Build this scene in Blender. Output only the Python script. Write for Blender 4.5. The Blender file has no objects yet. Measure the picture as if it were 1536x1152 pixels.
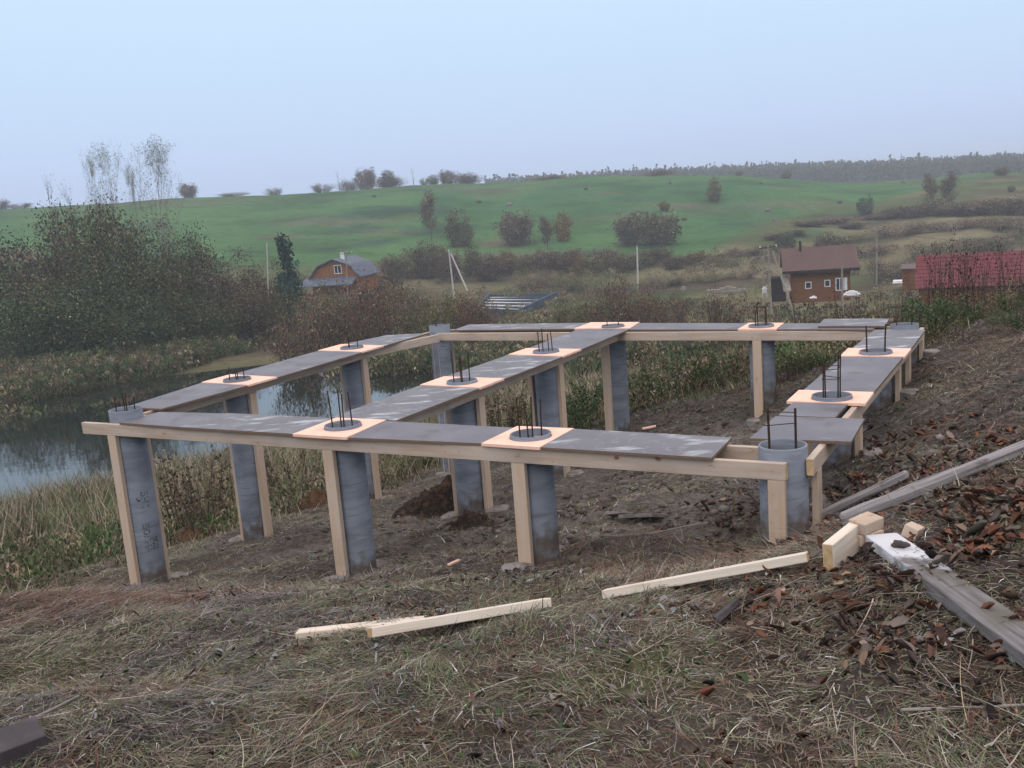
import bpy, math, random
import numpy as np
from mathutils import Matrix, Vector
PI = math.pi
random.seed(7); rng = np.random.default_rng(7)
S = bpy.context.scene; COL = S.collection
# ------------------------------------------------------------------ camera
FOC = 1451.87; PITCH = .1773; ROLL = -.0779          # focal length in pixels of the 1536 wide photograph
cp, sp = math.cos(PITCH), math.sin(PITCH)
_f = np.array([0, cp, -sp]); _u = np.array([0, sp, cp]); _r = np.array([1., 0, 0])
CR = math.cos(ROLL)*_r + math.sin(ROLL)*_u; CU = -math.sin(ROLL)*_r + math.cos(ROLL)*_u
cam = bpy.data.cameras.new('camera'); cam.sensor_width = 36; cam.lens = 36*FOC/1536
cam.clip_start = .05; cam.clip_end = 6000
co = bpy.data.objects.new('camera', cam); COL.objects.link(co)
M = Matrix([[CR[0], CU[0], -_f[0], 0], [CR[1], CU[1], -_f[1], 0], [CR[2], CU[2], -_f[2], 0], [0, 0, 0, 1]])
co.matrix_world = M; S.camera = co
# ------------------------------------------------------------------ light
SUN_EL, SUN_ROT = 32, 200
w = bpy.data.worlds.new('World'); S.world = w; w.use_nodes = True
nt = w.node_tree; nt.nodes.clear()
N = nt.nodes.new; Lk = nt.links.new
sky = N('ShaderNodeTexSky'); sky.sky_type = 'NISHITA'; sky.sun_disc = False
sky.sun_elevation = math.radians(SUN_EL); sky.sun_rotation = math.radians(SUN_ROT)
tc = N('ShaderNodeTexCoord'); sx = N('ShaderNodeSeparateXYZ'); rp = N('ShaderNodeValToRGB')
Lk(tc.outputs['Generated'], sx.inputs[0])
ns = N('ShaderNodeTexNoise'); ns.inputs['Scale'].default_value = 1.6; ns.inputs['Detail'].default_value = 3
Lk(tc.outputs['Generated'], ns.inputs['Vector'])
ad = N('ShaderNodeMath'); ad.operation = 'MULTIPLY_ADD'; Lk(ns.outputs[0], ad.inputs[0]); ad.inputs[1].default_value = .05
sb = N('ShaderNodeMath'); sb.operation = 'SUBTRACT'; Lk(sx.outputs[2], sb.inputs[0]); sb.inputs[1].default_value = .025
Lk(sb.outputs[0], ad.inputs[2]); Lk(ad.outputs[0], rp.inputs[0])
cr = rp.color_ramp
SKY = [(0, (.50, .61, .88)), (.05, (.52, .64, .90)), (.12, (.555, .71, .93)), (.22, (.60, .78, .97)), (.40, (.85, .92, 1.05)), (.75, (1.5, 1.37, 1.36))]
cr.elements[0].position, cr.elements[0].color = SKY[0][0], SKY[0][1]+(1,)
cr.elements[1].position, cr.elements[1].color = SKY[-1][0], SKY[-1][1]+(1,)
for p_, c_ in SKY[1:-1]:
    e_ = cr.elements.new(p_); e_.color = c_+(1,)
b1 = N('ShaderNodeBackground'); b1.inputs[1].default_value = .06; Lk(sky.outputs[0], b1.inputs[0])
b2 = N('ShaderNodeBackground'); b2.inputs[1].default_value = 1.12; Lk(rp.outputs[0], b2.inputs[0])
mx = N('ShaderNodeMixShader'); mx.inputs[0].default_value = .93
Lk(b1.outputs[0], mx.inputs[1]); Lk(b2.outputs[0], mx.inputs[2])
wo = N('ShaderNodeOutputWorld'); Lk(mx.outputs[0], wo.inputs[0])
sl = bpy.data.lights.new('sun', 'SUN'); sl.energy = .5; sl.angle = math.radians(25); sl.color = (1, .94, .86)
so = bpy.data.objects.new('sun', sl); COL.objects.link(so)
az = math.radians(SUN_ROT)
so.rotation_euler = Vector((math.sin(az)*math.cos(math.radians(SUN_EL)), math.cos(az)*math.cos(math.radians(SUN_EL)), math.sin(math.radians(SUN_EL)))).to_track_quat('Z', 'Y').to_euler()
S.view_settings.view_transform = 'Standard'; S.view_settings.look = 'None'
S.view_settings.exposure = 0; S.view_settings.gamma = 1
S.cycles.volume_bounces = 0
# ------------------------------------------------------------------ pixel helpers (place things on the ground where they stand)
def ray(px, py): return _f + CR*(px-768)/FOC + CU*(576-py)/FOC
def onplane(px, py, z):
    d = ray(px, py); return d*(z/d[2])
def atdist(px, py, dist):
    d = ray(px, py); return d/np.hypot(d[0], d[1])*dist
def pxdir(px, py=420):
    d = ray(px, py); d = d[:2]/np.hypot(d[0], d[1]); return d
def proj(P):
    P = np.atleast_2d(P); d = P@_f
    return np.stack([768+FOC*(P@CR)/d, 576-FOC*(P@CU)/d], -1), d
# ------------------------------------------------------------------ noise
def vnoise(x, y, seed=0):
    x = np.asarray(x, float); y = np.asarray(y, float)
    xi = np.floor(x).astype(np.int64); yi = np.floor(y).astype(np.int64); xf = x-xi; yf = y-yi
    def h(a, b):
        n = (a*374761393 + b*668265263 + seed*144665) & 0xffffffff
        n = ((n ^ (n >> 13))*1274126177) & 0xffffffff
        return ((n ^ (n >> 16)) & 0xffff)/65535.
    u = xf*xf*(3-2*xf); v = yf*yf*(3-2*yf)
    return (h(xi, yi)*(1-u)+h(xi+1, yi)*u)*(1-v)+(h(xi, yi+1)*(1-u)+h(xi+1, yi+1)*u)*v
def fbm(x, y, seed=0, oc=4):
    s = 0; a = .5
    for i in range(oc): s = s+a*(vnoise(x, y, seed+i)*2-1); x = np.asarray(x)*2.03+3.1; y = np.asarray(y)*2.03+1.7; a *= .5
    return s
# ------------------------------------------------------------------ the deck grid
ANG = -.52772; E1 = np.array([math.cos(ANG), math.sin(ANG)]); E2 = np.array([-math.sin(ANG), math.cos(ANG)])
O0 = onplane(172, 625, -1.5)[:2]
def st(s, t): return O0+E1*s+E2*t
PILES = {'A1': (.0, .12), 'A2': (2.40, .17), 'A3': (4.02, .19), 'A4': (5.73, .18), 'B1': (-.33, 1.78), 'B2': (2.35, 1.95), 'B4': (5.70, 1.72),
         'C1': (-.49, 3.88), 'C2': (2.33, 3.67), 'C4': (5.68, 3.72), 'D1': (-.23, 5.45), 'D2': (2.27, 5.60), 'D3': (4.15, 5.51), 'D4': (5.69, 5.44)}
BASEZ = {'A1': -3.1, 'A2': -2.75, 'A3': -2.37, 'A4': -2.09, 'B1': -3.24, 'B2': -2.78, 'B4': -2.08, 'C1': -3.52, 'C2': -2.96, 'C4': -2.07, 'D1': -3.6, 'D2': -2.95, 'D3': -2.42, 'D4': -1.93}
# ------------------------------------------------------------------ terrain
RD = np.array([11, 13, 16, 20, 30, 40, 50, 60, 70, 90, 120, 160, 200, 260, 330, 400, 520, 700, 900, 1400], float)
COLS = [50, 300, 600, 900, 1200, 1500]
TZ = [[-3.5, -3.95, -4.7, -5.7, -7.8, -9.35, -12.0, -13.6, -11.6, -10.5, -11.6, -13, -11.5, -5, 3, 8.8, 5, -5, -6, -6],
      [-3.4, -3.9, -4.5, -5.4, -7.5, -9.3, -11.4, -13.2, -11.4, -10.9, -12.4, -13.5, -12, -4.5, 4, 10.0, 6, -5, -6, -6],
      [-3.3, -3.7, -4.2, -4.9, -7, -9, -10.6, -11.9, -10.8, -11.7, -13, -14.5, -13, -5, 3.5, 9.2, 5, -2, 0, 0],
      [-2.75, -3.0, -3.4, -4.0, -5.8, -7.5, -9, -10.2, -11.2, -12.8, -14.5, -15.6, -14.5, -8.5, 0, 6.3, 3, 1, 4, 2],
      [-2.2, -2.3, -2.7, -3.2, -5, -7, -9, -10.5, -12, -13.6, -15, -16.5, -15.6, -11.5, -5.2, -1.6, -3, -5, -1.5, -2],
      [-1.55, -1.55, -2.6, -4.1, -6.8, -9, -10.5, -11.5, -12.2, -13.4, -14.6, -16, -16.2, -12.5, -8, -5, -8, -10, -9, -9]]
ac = [math.atan2(*pxdir(c)) for c in COLS]
side = [-3.6, -4.1, -4.9, -5.9, -8, -9.8, -12.6, -13.6, -11.9, -10.6, -11, -11, -10, -5, 2, 7, 4, -5, -6, -6]
sider = [-1.0, -1.1, -1.4, -2, -4, -6, -8, -9, -10, -11, -12, -13, -13, -11, -8, -5, -8, -10, -9, -9]
back = [-.4, -.3, -.2, 0, 1, 2, 3, 4, 5, 6, 7, 8, 8, 8, 8, 8, 4, 0, -5, -6]
AA = np.array([-PI, -2.2, -1.2]+ac+[1.2, 2.2, PI]); TT = np.array([back, [0.5*(a+b) for a, b in zip(side, back)], side]+TZ+[sider, [0.5*(a+b) for a, b in zip(sider, back)], back])
NA, NR = 361, 200; ga = np.linspace(-PI, PI, NA); gl = np.linspace(math.log(11), math.log(1400), NR)
_t = np.array([np.interp(gl, np.log(RD), r) for r in TT]); T = np.array([np.interp(ga, AA, _t[:, j]) for j in range(NR)]).T
for _ in range(2):
    P_ = np.pad(T, 2, mode='edge'); T = (P_[2:-2, :-4]+P_[2:-2, 1:-3]*2+P_[2:-2, 2:-2]*2+P_[2:-2, 3:-1]*2+P_[2:-2, 4:])/8
    P_ = np.pad(T, 3, mode='edge'); T = (P_[1:-5, 3:-3]+P_[2:-4, 3:-3]+P_[3:-3, 3:-3]+P_[4:-2, 3:-3]+P_[5:-1, 3:-3])/5
def polar(x, y):
    a = (np.arctan2(x, y)+PI)/(2*PI)*(NA-1); r = np.hypot(x, y)
    l = (np.log(np.maximum(r, 11))-gl[0])/(gl[-1]-gl[0])*(NR-1)
    a = np.clip(a, 0, NA-1.001); l = np.clip(l, 0, NR-1.001); i = a.astype(int); j = l.astype(int); u = a-i; v = l-j
    return (T[i, j]*(1-u)+T[i+1, j]*u)*(1-v)+(T[i, j+1]*(1-u)+T[i+1, j+1]*u)*v
ctl = []
for k in PILES:
    p = st(*PILES[k]); ctl.append((p[0], p[1], BASEZ[k]))
for a in [(768, 1152, 2.75), (0, 1152, 3.1), (1536, 1152, 2.5), (700, 930, 4.2), (0, 900, 6.5), (1400, 900, 3.4), (1300, 815, 4.4), (1536, 690, 5.1), (1536, 590, 7.4), (1480, 505, 10.8), (1536, 478, 11.5), (1536, 530, 9), (250, 1000, 4.3)]:
    ctl.append(tuple(atdist(*a)))
ctl += [(0, 0, -1.62), (-5, 0, -2.1), (5, 0, -1.1), (0, -5, -1.2), (-12, 0, -3.4), (12, 0, -.9), (0, -14, -.4), (-12, -12, -1), (12, -12, 0)]
for r_ in (13.5, 18):
    for a_ in np.linspace(-1.2, 1.2, 10):
        x_, y_ = r_*math.sin(a_), r_*math.cos(a_); ctl.append((x_, y_, float(polar(np.array(x_), np.array(y_)))))
ctl = np.array(ctl); K = len(ctl)
def tps(d2): return .5*d2*np.log(d2+1e-9)
D2 = ((ctl[:, None, :2]-ctl[None, :, :2])**2).sum(-1)
A_ = np.zeros((K+3, K+3)); A_[:K, :K] = tps(D2)+np.eye(K)*.25; A_[:K, K] = 1; A_[:K, K+1:] = ctl[:, :2]; A_[K, :K] = 1; A_[K+1:, :K] = ctl[:, :2].T
W_ = np.linalg.solve(A_, np.concatenate([ctl[:, 2], [0, 0, 0]]))
RIDGE = [(0, 314), (150, 306), (250, 298), (400, 294), (560, 283), (650, 278), (750, 275), (900, 265), (1000, 263), (1100, 264), (1200, 271), (1300, 276), (1400, 268), (1480, 260), (1536, 261)]
_ra = np.array([math.atan2(*pxdir(a, b)) for a, b in RIDGE]); _re = np.array([ray(a, b)[2]/np.hypot(*ray(a, b)[:2]) for a, b in RIDGE])
_rr = np.exp(gl); _w = np.exp(-((gl-math.log(390))/.55)**2); _m = (_rr > 230) & (_rr < 560)
for _ in range(6):
    cur = (T[:, _m]/_rr[_m]).max(1); want = np.interp(ga, _ra, _re); inn = (ga > _ra[0]-.02) & (ga < _ra[-1]+.02)
    T += np.where(inn, (want-cur)*390, 0)[:, None]*_w[None]*.8
FOR = [(500, 300), (700, 285), (800, 279), (900, 273), (1000, 267), (1100, 264), (1200, 260), (1300, 256), (1400, 252), (1536, 246)]
_ra = np.array([math.atan2(*pxdir(a, b)) for a, b in FOR]); _re = np.array([ray(a, b)[2]/np.hypot(*ray(a, b)[:2]) for a, b in FOR])
_w = np.exp(-((gl-math.log(850))/.28)**2); _m = (_rr > 640) & (_rr < 1000)
for _ in range(6):
    cur = (T[:, _m]/_rr[_m]).max(1); want = np.interp(ga, _ra, _re); inn = (ga > _ra[0]-.02) & (ga < _ra[-1]+.06)
    T += np.where(inn, (want-cur)*850, 0)[:, None]*_w[None]*.8
WATER = -11.0
BUMPS = []                                             # x, y, height, radius
def ground(x, y):
    x = np.asarray(x, float); y = np.asarray(y, float); sh = x.shape; x = x.ravel(); y = y.ravel()
    r = np.hypot(x, y); z = polar(x, y); m = r < 19
    if m.any():
        xm, ym = x[m], y[m]
        d2 = (xm[:, None]-ctl[None, :, 0])**2+(ym[:, None]-ctl[None, :, 1])**2
        zn = tps(d2)@W_[:K]+W_[K]+W_[K+1]*xm+W_[K+2]*ym
        b = np.clip((r[m]-13)/5, 0, 1); b = b*b*(3-2*b); z[m] = zn*(1-b)+z[m]*b
        lump = fbm(xm*1.3, ym*1.3, 5)*.10+fbm(xm*5, ym*5, 9, 3)*.035+np.abs(fbm(xm*11, ym*11, 19, 3))*.03
        z[m] += lump*(1-b)
        for bx, by, bh, br in BUMPS: z[m] += bh*np.exp(-((xm-bx)**2+(ym-by)**2)/br**2)
    fr = np.clip((r-14)/40, 0, 1)
    z = z+fr*(fbm(x*.12, y*.12, 3)*.35+fbm(x*.03, y*.03, 31)*np.clip((r-120)/150, 0, 1)*np.clip((430-r)/120, .25, 1)*2.0)
    return z.reshape(sh)
def gz(x, y): return float(ground(np.array([x]), np.array([y]))[0])
def gp(px, py):
    d = ray(px, py); d = d/np.hypot(d[0], d[1])
    t = np.exp(np.linspace(math.log(1.5), math.log(1200), 3000)); g = ground(d[0]*t, d[1]*t); hit = d[2]*t < g
    k = np.argmax(hit) if hit.any() else 1200+int(np.argmax((g/t)[1200:]))
    P = d*t[k]; return np.array([P[0], P[1], g[k]])
_b = gp(1105, 792); BUMPS.append((_b[0], _b[1], -.28, .30))
_b = gp(1060, 640); BUMPS.append((_b[0]+.3, _b[1], -.22, .5))
_b = gp(300, 800); BUMPS.append((_b[0], _b[1], .12, .35))
_b = gp(380, 870); BUMPS.append((_b[0], _b[1], .07, .5))
# ------------------------------------------------------------------ materials
def mat(name, base, rough=.8, spec=.3, noise=None, attr=False, bump=None, rnd=None, metal=0, coord='Object'):
    """noise: list of (scale, detail, colour, lo, hi, stretch) layers mixed over base."""
    m = bpy.data.materials.new(name); m.use_nodes = True; nt = m.node_tree; b = nt.nodes['Principled BSDF']
    b.inputs['Roughness'].default_value = rough; b.inputs['Specular IOR Level'].default_value = spec; b.inputs['Metallic'].default_value = metal
    N = nt.nodes.new; L = nt.links.new
    tc = N('ShaderNodeTexCoord')
    if attr:
        a = N('ShaderNodeAttribute'); a.attribute_name = 'Col'; cur = a.outputs['Color']
    else:
        c = N('ShaderNodeRGB'); c.outputs[0].default_value = tuple(base)+(1,); cur = c.outputs[0]
    for ly in (noise or []):
        sc, det, colr, lo, hi = ly[:5]; stv = ly[5] if len(ly) > 5 else (1, 1, 1)
        mp = N('ShaderNodeMapping'); mp.inputs['Scale'].default_value = stv; L(tc.outputs[coord], mp.inputs[0])
        oi = N('ShaderNodeObjectInfo'); vm = N('ShaderNodeVectorMath'); vm.operation = 'ADD'
        cm = N('ShaderNodeCombineXYZ'); mu = N('ShaderNodeMath'); mu.operation = 'MULTIPLY'; mu.inputs[1].default_value = 37.
        L(oi.outputs['Random'], mu.inputs[0]); L(mu.outputs[0], cm.inputs[0]); L(mu.outputs[0], cm.inputs[1])
        L(mp.outputs[0], vm.inputs[0]); L(cm.outputs[0], vm.inputs[1])
        n = N('ShaderNodeTexNoise'); n.inputs['Scale'].default_value = sc; n.inputs['Detail'].default_value = det; L(vm.outputs[0], n.inputs['Vector'])
        r = N('ShaderNodeMapRange'); r.inputs['From Min'].default_value = lo; r.inputs['From Max'].default_value = hi; L(n.outputs[0], r.inputs[0])
        x = N('ShaderNodeMix'); x.data_type = 'RGBA'; x.blend_type = 'MIX'; L(r.outputs[0], x.inputs[0]); L(cur, x.inputs[6])
        if len(colr) == 4: x.blend_type = 'MULTIPLY'
        x.inputs[7].default_value = tuple(colr[:3])+(1,); cur = x.outputs[2]
    if rnd:
        oi = N('ShaderNodeObjectInfo'); hs = N('ShaderNodeHueSaturation')
        for sock, lo, hi in (('Hue', .5-rnd[0], .5+rnd[0]), ('Value', 1-rnd[1], 1+rnd[1])):
            r = N('ShaderNodeMapRange'); r.inputs['To Min'].default_value = lo; r.inputs['To Max'].default_value = hi
            if sock == 'Hue': L(oi.outputs['Random'], r.inputs[0])
            else:
                q = N('ShaderNodeMath'); q.operation = 'MULTIPLY'; q.inputs[1].default_value = 7.31; L(oi.outputs['Random'], q.inputs[0])
                fq = N('ShaderNodeMath'); fq.operation = 'FRACT'; L(q.outputs[0], fq.inputs[0]); L(fq.outputs[0], r.inputs[0])
            L(r.outputs[0], hs.inputs[sock])
        L(cur, hs.inputs['Color']); cur = hs.outputs[0]
    L(cur, b.inputs['Base Color'])
    if bump:
        mp = N('ShaderNodeMapping'); mp.inputs['Scale'].default_value = bump[2] if len(bump) > 2 else (1, 1, 1); L(tc.outputs[coord], mp.inputs[0])
        n = N('ShaderNodeTexNoise'); n.inputs['Scale'].default_value = bump[0]; n.inputs['Detail'].default_value = 6; L(mp.outputs[0], n.inputs['Vector'])
        bp = N('ShaderNodeBump'); bp.inputs['Distance'].default_value = bump[1]; bp.inputs['Strength'].default_value = 1; L(n.outputs[0], bp.inputs['Height']); L(bp.outputs[0], b.inputs['Normal'])
    return m
M_ground = mat('ground_soil', (0, 0, 0), .95, .1, [(9, 8, (.45, .42, .40, 1), .5, .72), (40, 5, (.55, .5, .46, 1), .48, .7), (90, 4, (1.9, 1.8, 1.7, 1), .6, .75)], attr=True, bump=(26, .05))
M_far = mat('meadow_ground', (0, 0, 0), 1, .0, [(.05, 8, (.72, .74, .7, 1), .45, .62), (.35, 6, (.8, .8, .78, 1), .45, .65), (1.4, 5, (.78, .78, .75, 1), .45, .7)], attr=True)
M_wood = mat('fresh_pine', (.57, .455, .365), .7, .25, [(3, 6, (.58, .40, .26), .45, .7, (14, 14, .8)), (2.0, 3, (.42, .33, .26), .56, .78), (7, 1, (.25, .14, .08), .76, .79), (30, 3, (.45, .30, .18), .66, .72, (1, 1, .35))], bump=(60, .0012, (8, 8, .6)))
M_woody = mat('fresh_pine_board', (.54, .445, .37), .7, .25, [(3, 6, (.47, .34, .25), .45, .7, (14, .8, 14)), (2.0, 3, (.36, .29, .24), .52, .75), (7, 1, (.22, .13, .08), .76, .79), (30, 3, (.38, .26, .17), .66, .72, (1, .35, 1))], bump=(60, .0012, (8, .6, 8)))
M_woodw = mat('pale_batten_pine', (.74, .66, .56), .7, .25, [(3, 6, (.62, .50, .39), .45, .7, (14, .8, 14)), (2.0, 3, (.5, .43, .36), .58, .78)], bump=(60, .0012, (8, .6, 8)))
M_woodend = mat('pine_end_grain', (.62, .44, .24), .8, .2, [(20, 4, (.45, .30, .15), .4, .7)])
M_collar = mat('peach_fibreboard', (.93, .60, .47), .75, .25, [(6, 5, (.82, .49, .37), .5, .75), (35, 3, (.96, .70, .60), .6, .75)])
M_edge = mat('board_edge', (.22, .16, .12), .85, .15, [(60, 4, (.13, .07, .04), .4, .7, (1, 1, 12))])
M_ply = mat('film_faced_plywood', (.125, .118, .138), .50, .5, [(2.2, 5, (.17, .165, .185), .42, .7), (4, 8, (.10, .09, .10), .55, .65), (3, 8, (.33, .34, .37), .64, .75)], bump=(40, .0012))
M_plyf = mat('frosted_plywood', (.125, .118, .135), .50, .5, [(2.6, 5, (.16, .155, .17), .42, .7), (3.2, 9, (.46, .48, .51), .55, .72, (1, 2.0, 1)), (25, 3, (.3, .3, .31), .6, .8)], bump=(40, .0012))
M_pipe = mat('asbestos_cement', (.235, .26, .31), .85, .2, [(2.5, 6, (.16, .175, .21), .45, .68, (1, 1, 2)), (5, 7, (.15, .16, .19), .52, .75, (.6, .6, 4)), (9, 6, (.15, .145, .15), .60, .74, (.6, .6, 6)), (14, 5, (.31, .33, .36), .62, .78, (.5, .5, 3))], bump=(70, .0009, (1, 1, 4)))
M_ink = mat('black_stencil_ink', (.05, .05, .06), .8, .2, [(60, 5, (.19, .205, .235), .44, .56)])
M_rebar = mat('rusty_rebar', (.045, .03, .026), .75, .3, [(60, 3, (.11, .05, .03), .5, .7)], metal=.3)
M_pad = mat('mortar_pad', (.30, .28, .27), .95, .1, [(9, 6, (.17, .15, .135), .42, .65)], bump=(30, .006))
M_grey = mat('weathered_timber', (.30, .285, .29), .85, .2, [(4, 7, (.15, .13, .125), .45, .65, (14, .6, 14)), (9, 5, (.09, .07, .06), .60, .72)], bump=(40, .003, (8, .5, 8)))
M_greyw = mat('frost_whitened_timber', (.20, .19, .195), .8, .2, [(5, 7, (.11, .10, .095), .45, .65, (14, .7, 14)), (4, 6, (.13, .12, .10), .5, .7)], bump=(40, .003))
def gradmix(m, axis, lo, hi, colr, sc=6, amt=.6):
    nt = m.node_tree; b = nt.nodes['Principled BSDF']; src = b.inputs['Base Color'].links[0].from_socket; N = nt.nodes.new; L = nt.links.new
    tc = N('ShaderNodeTexCoord'); sx = N('ShaderNodeSeparateXYZ'); L(tc.outputs['Object'], sx.inputs[0]); nz = N('ShaderNodeTexNoise'); nz.inputs['Scale'].default_value = sc; nz.inputs['Detail'].default_value = 8; L(tc.outputs['Object'], nz.inputs['Vector'])
    ma = N('ShaderNodeMath'); ma.operation = 'MULTIPLY_ADD'; L(nz.outputs[0], ma.inputs[0]); ma.inputs[1].default_value = amt; L(sx.outputs[axis], ma.inputs[2])
    mr = N('ShaderNodeMapRange'); mr.inputs['From Min'].default_value = lo; mr.inputs['From Max'].default_value = hi; L(ma.outputs[0], mr.inputs[0])
    mx = N('ShaderNodeMix'); mx.data_type = 'RGBA'; L(mr.outputs[0], mx.inputs[0]); L(src, mx.inputs[6]); mx.inputs[7].default_value = tuple(colr)+(1,); L(mx.outputs[2], b.inputs['Base Color'])
gradmix(M_greyw, 1, .20, .08, (.60, .61, .64), 6, .9)
M_dark = mat('dark_damp_board', (.05, .042, .045), .7, .3, [(8, 5, (.10, .085, .09), .45, .7)])
M_soil = mat('peat_soil', (.035, .026, .022), .95, .1, [(14, 6, (.10, .06, .04), .45, .7), (50, 4, (.12, .10, .08), .6, .7)], bump=(20, .05))
M_soilb = mat('brown_dug_soil', (.13, .075, .045), .95, .1, [(12, 6, (.06, .04, .03), .45, .7)], bump=(20, .05))
M_straw = mat('dry_straw', (0, 0, 0), .85, .15, attr=True)
M_leaf = mat('dead_leaves', (0, 0, 0), .75, .2, attr=True)
M_fol = mat('foliage', (0, 0, 0), .9, .1, attr=True, rnd=(.025, .22))
M_bark = mat('bark', (.10, .08, .07), .95, .1, [(6, 5, (.05, .04, .036), .4, .7, (3, 3, .7))])
M_birch = mat('birch_bark', (.30, .28, .27), .9, .1, [(9, 5, (.09, .08, .075), .5, .62, (1, 1, 4))])
M_water = mat('pond_water', (.012, .016, .014), .03, .5, bump=(1.1, .004))
M_conc = mat('concrete_pole', (.50, .49, .47), .9, .1, [(3, 4, (.38, .37, .35), .4, .7)])
M_pgrey = mat('grey_timber_pole', (.30, .27, .24), .9, .1, [(3, 4, (.2, .18, .16), .4, .7)])
M_log = mat('brown_timber_wall', (.20, .085, .04), .8, .2, [(1.2, 4, (.13, .06, .03), .4, .7, (1, 1, 6))])
M_orange = mat('orange_timber_wall', (.28, .115, .045), .8, .2, [(1.2, 4, (.20, .085, .035), .4, .7, (6, 6, 1))])
M_roofb = mat('brown_metal_roof', (.11, .06, .055), .6, .3, [(.8, 3, (.085, .048, .045), .4, .7)])
M_roofg = mat('grey_blue_roof', (.085, .10, .14), .7, .3, [(2, 5, (.14, .16, .20), .45, .7)])
M_roofr = mat('red_metal_roof', (.20, .05, .06), .65, .25, [(.6, 4, (.14, .045, .05), .42, .65)])
M_white = mat('white_paint', (.75, .75, .76), .7, .3, [(2, 3, (.6, .6, .62), .4, .7)])
M_glass = mat('window_glass', (.03, .035, .045), .1, .5)
M_darkw = mat('dark_overhang', (.03, .025, .025), .9, .1, [(2, 3, (.05, .04, .04), .4, .7)])
M_blue = mat('blue_formwork', (.035, .055, .095), .7, .3, [(.8, 3, (.06, .085, .13), .4, .7)])
M_stone = mat('field_boulder', (.24, .225, .225), .95, .1, [(1.5, 5, (.12, .11, .11), .4, .65)])
M_wire = mat('overhead_wire', (.02, .02, .02), .6, .3)
# ------------------------------------------------------------------ mesh tools
def mesh(name, V, F, mats, mi=None, col=None, smooth=False):
    V = np.asarray(V, np.float32); me = bpy.data.meshes.new(name)
    if isinstance(F, np.ndarray):
        k = F.shape[1]; me.vertices.add(len(V)); me.vertices.foreach_set('co', V.ravel())
        me.loops.add(F.size); me.loops.foreach_set('vertex_index', F.astype(np.int32).ravel())
        me.polygons.add(len(F)); me.polygons.foreach_set('loop_start', np.arange(0, F.size, k, dtype=np.int32)); me.polygons.foreach_set('loop_total', np.full(len(F), k, np.int32))
        me.update(calc_edges=True)
    else:
        me.from_pydata([tuple(map(float, v)) for v in V], [], F); me.update()
    for m in (mats if isinstance(mats, (list, tuple)) else [mats]):
        if m: me.materials.append(m)
    if mi is not None: me.polygons.foreach_set('material_index', np.asarray(mi, np.int32))
    if col is not None:
        a = me.color_attributes.new('Col', 'FLOAT_COLOR', 'POINT'); c = np.ones((len(V), 4), np.float32); c[:, :3] = col; a.data.foreach_set('color', c.ravel())
    if smooth: me.polygons.foreach_set('use_smooth', np.ones(len(me.polygons), bool))
    return me
def obj(name, me, parent=None, loc=None, rot=None):
    o = bpy.data.objects.new(name, me); COL.objects.link(o)
    if parent: o.parent = parent
    if loc is not None: o.location = tuple(map(float, loc))
    if rot is not None: o.rotation_euler = rot
    return o
def tag(o, label=None, cat=None, group=None, kind=None):
    for k, v in (('label', label), ('category', cat), ('group', group), ('kind', kind)):
        if v: o[k] = v
    return o
def thing(name, label, cat, loc=(0, 0, 0), rz=0, group=None): return tag(obj(name, None, None, loc, (0, 0, rz)), label, cat, group)
class MB:
    def __init__(s): s.v = []; s.f = []; s.m = []
    def add(s, V, F, mi=0):
        b = len(s.v); s.v += [tuple(map(float, p)) for p in V]; s.f += [tuple(b+i for i in q) for q in F]; s.m += [mi]*len(F) if isinstance(mi, int) else mi
    def box(s, x0, x1, y0, y1, z0, z1, mi=0, Mx=None):
        V = [(x, y, z) for z in (z0, z1) for y in (y0, y1) for x in (x0, x1)]
        if Mx is not None: V = [Mx@Vector(p) for p in V]
        s.add(V, [(0, 2, 3, 1), (4, 5, 7, 6), (0, 1, 5, 4), (2, 6, 7, 3), (0, 4, 6, 2), (1, 3, 7, 5)], mi)
    def tube(s, P, R, n=8, mi=0, cap=True):
        P = [np.array(p, float) for p in P]
        if not hasattr(R, '__len__'): R = [R]*len(P)
        V = []; up = np.array([0, 0, 1.])
        for i, p in enumerate(P):
            d = P[min(i+1, len(P)-1)]-P[max(i-1, 0)]; d = d/(np.linalg.norm(d)+1e-9)
            a = np.cross(d, up if abs(d[2]) < .9 else np.array([1., 0, 0])); a /= np.linalg.norm(a); b = np.cross(d, a)
            V += [p+R[i]*(a*math.cos(t)+b*math.sin(t)) for t in np.arange(n)*2*PI/n]
        F = [(i*n+j, i*n+(j+1) % n, (i+1)*n+(j+1) % n, (i+1)*n+j) for i in range(len(P)-1) for j in range(n)]
        if cap: F += [tuple(range(n))[::-1], tuple((len(P)-1)*n+j for j in range(n))]
        s.add(V, F, mi)
    def build(s, name, mats, parent=None, loc=None, rot=None, smooth=False):
        return obj(name, mesh(name, s.v, s.f, mats, s.m, smooth=smooth), parent, loc, rot)
def bevel(o, wd=.003, seg=1):
    import bmesh
    bm = bmesh.new(); bm.from_mesh(o.data); bmesh.ops.bevel(bm, geom=[e for e in bm.edges if len(e.link_faces) == 2 and e.calc_face_angle(0) > .6], offset=wd, segments=seg, affect='EDGES'); bm.to_mesh(o.data); bm.free(); return o
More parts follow.
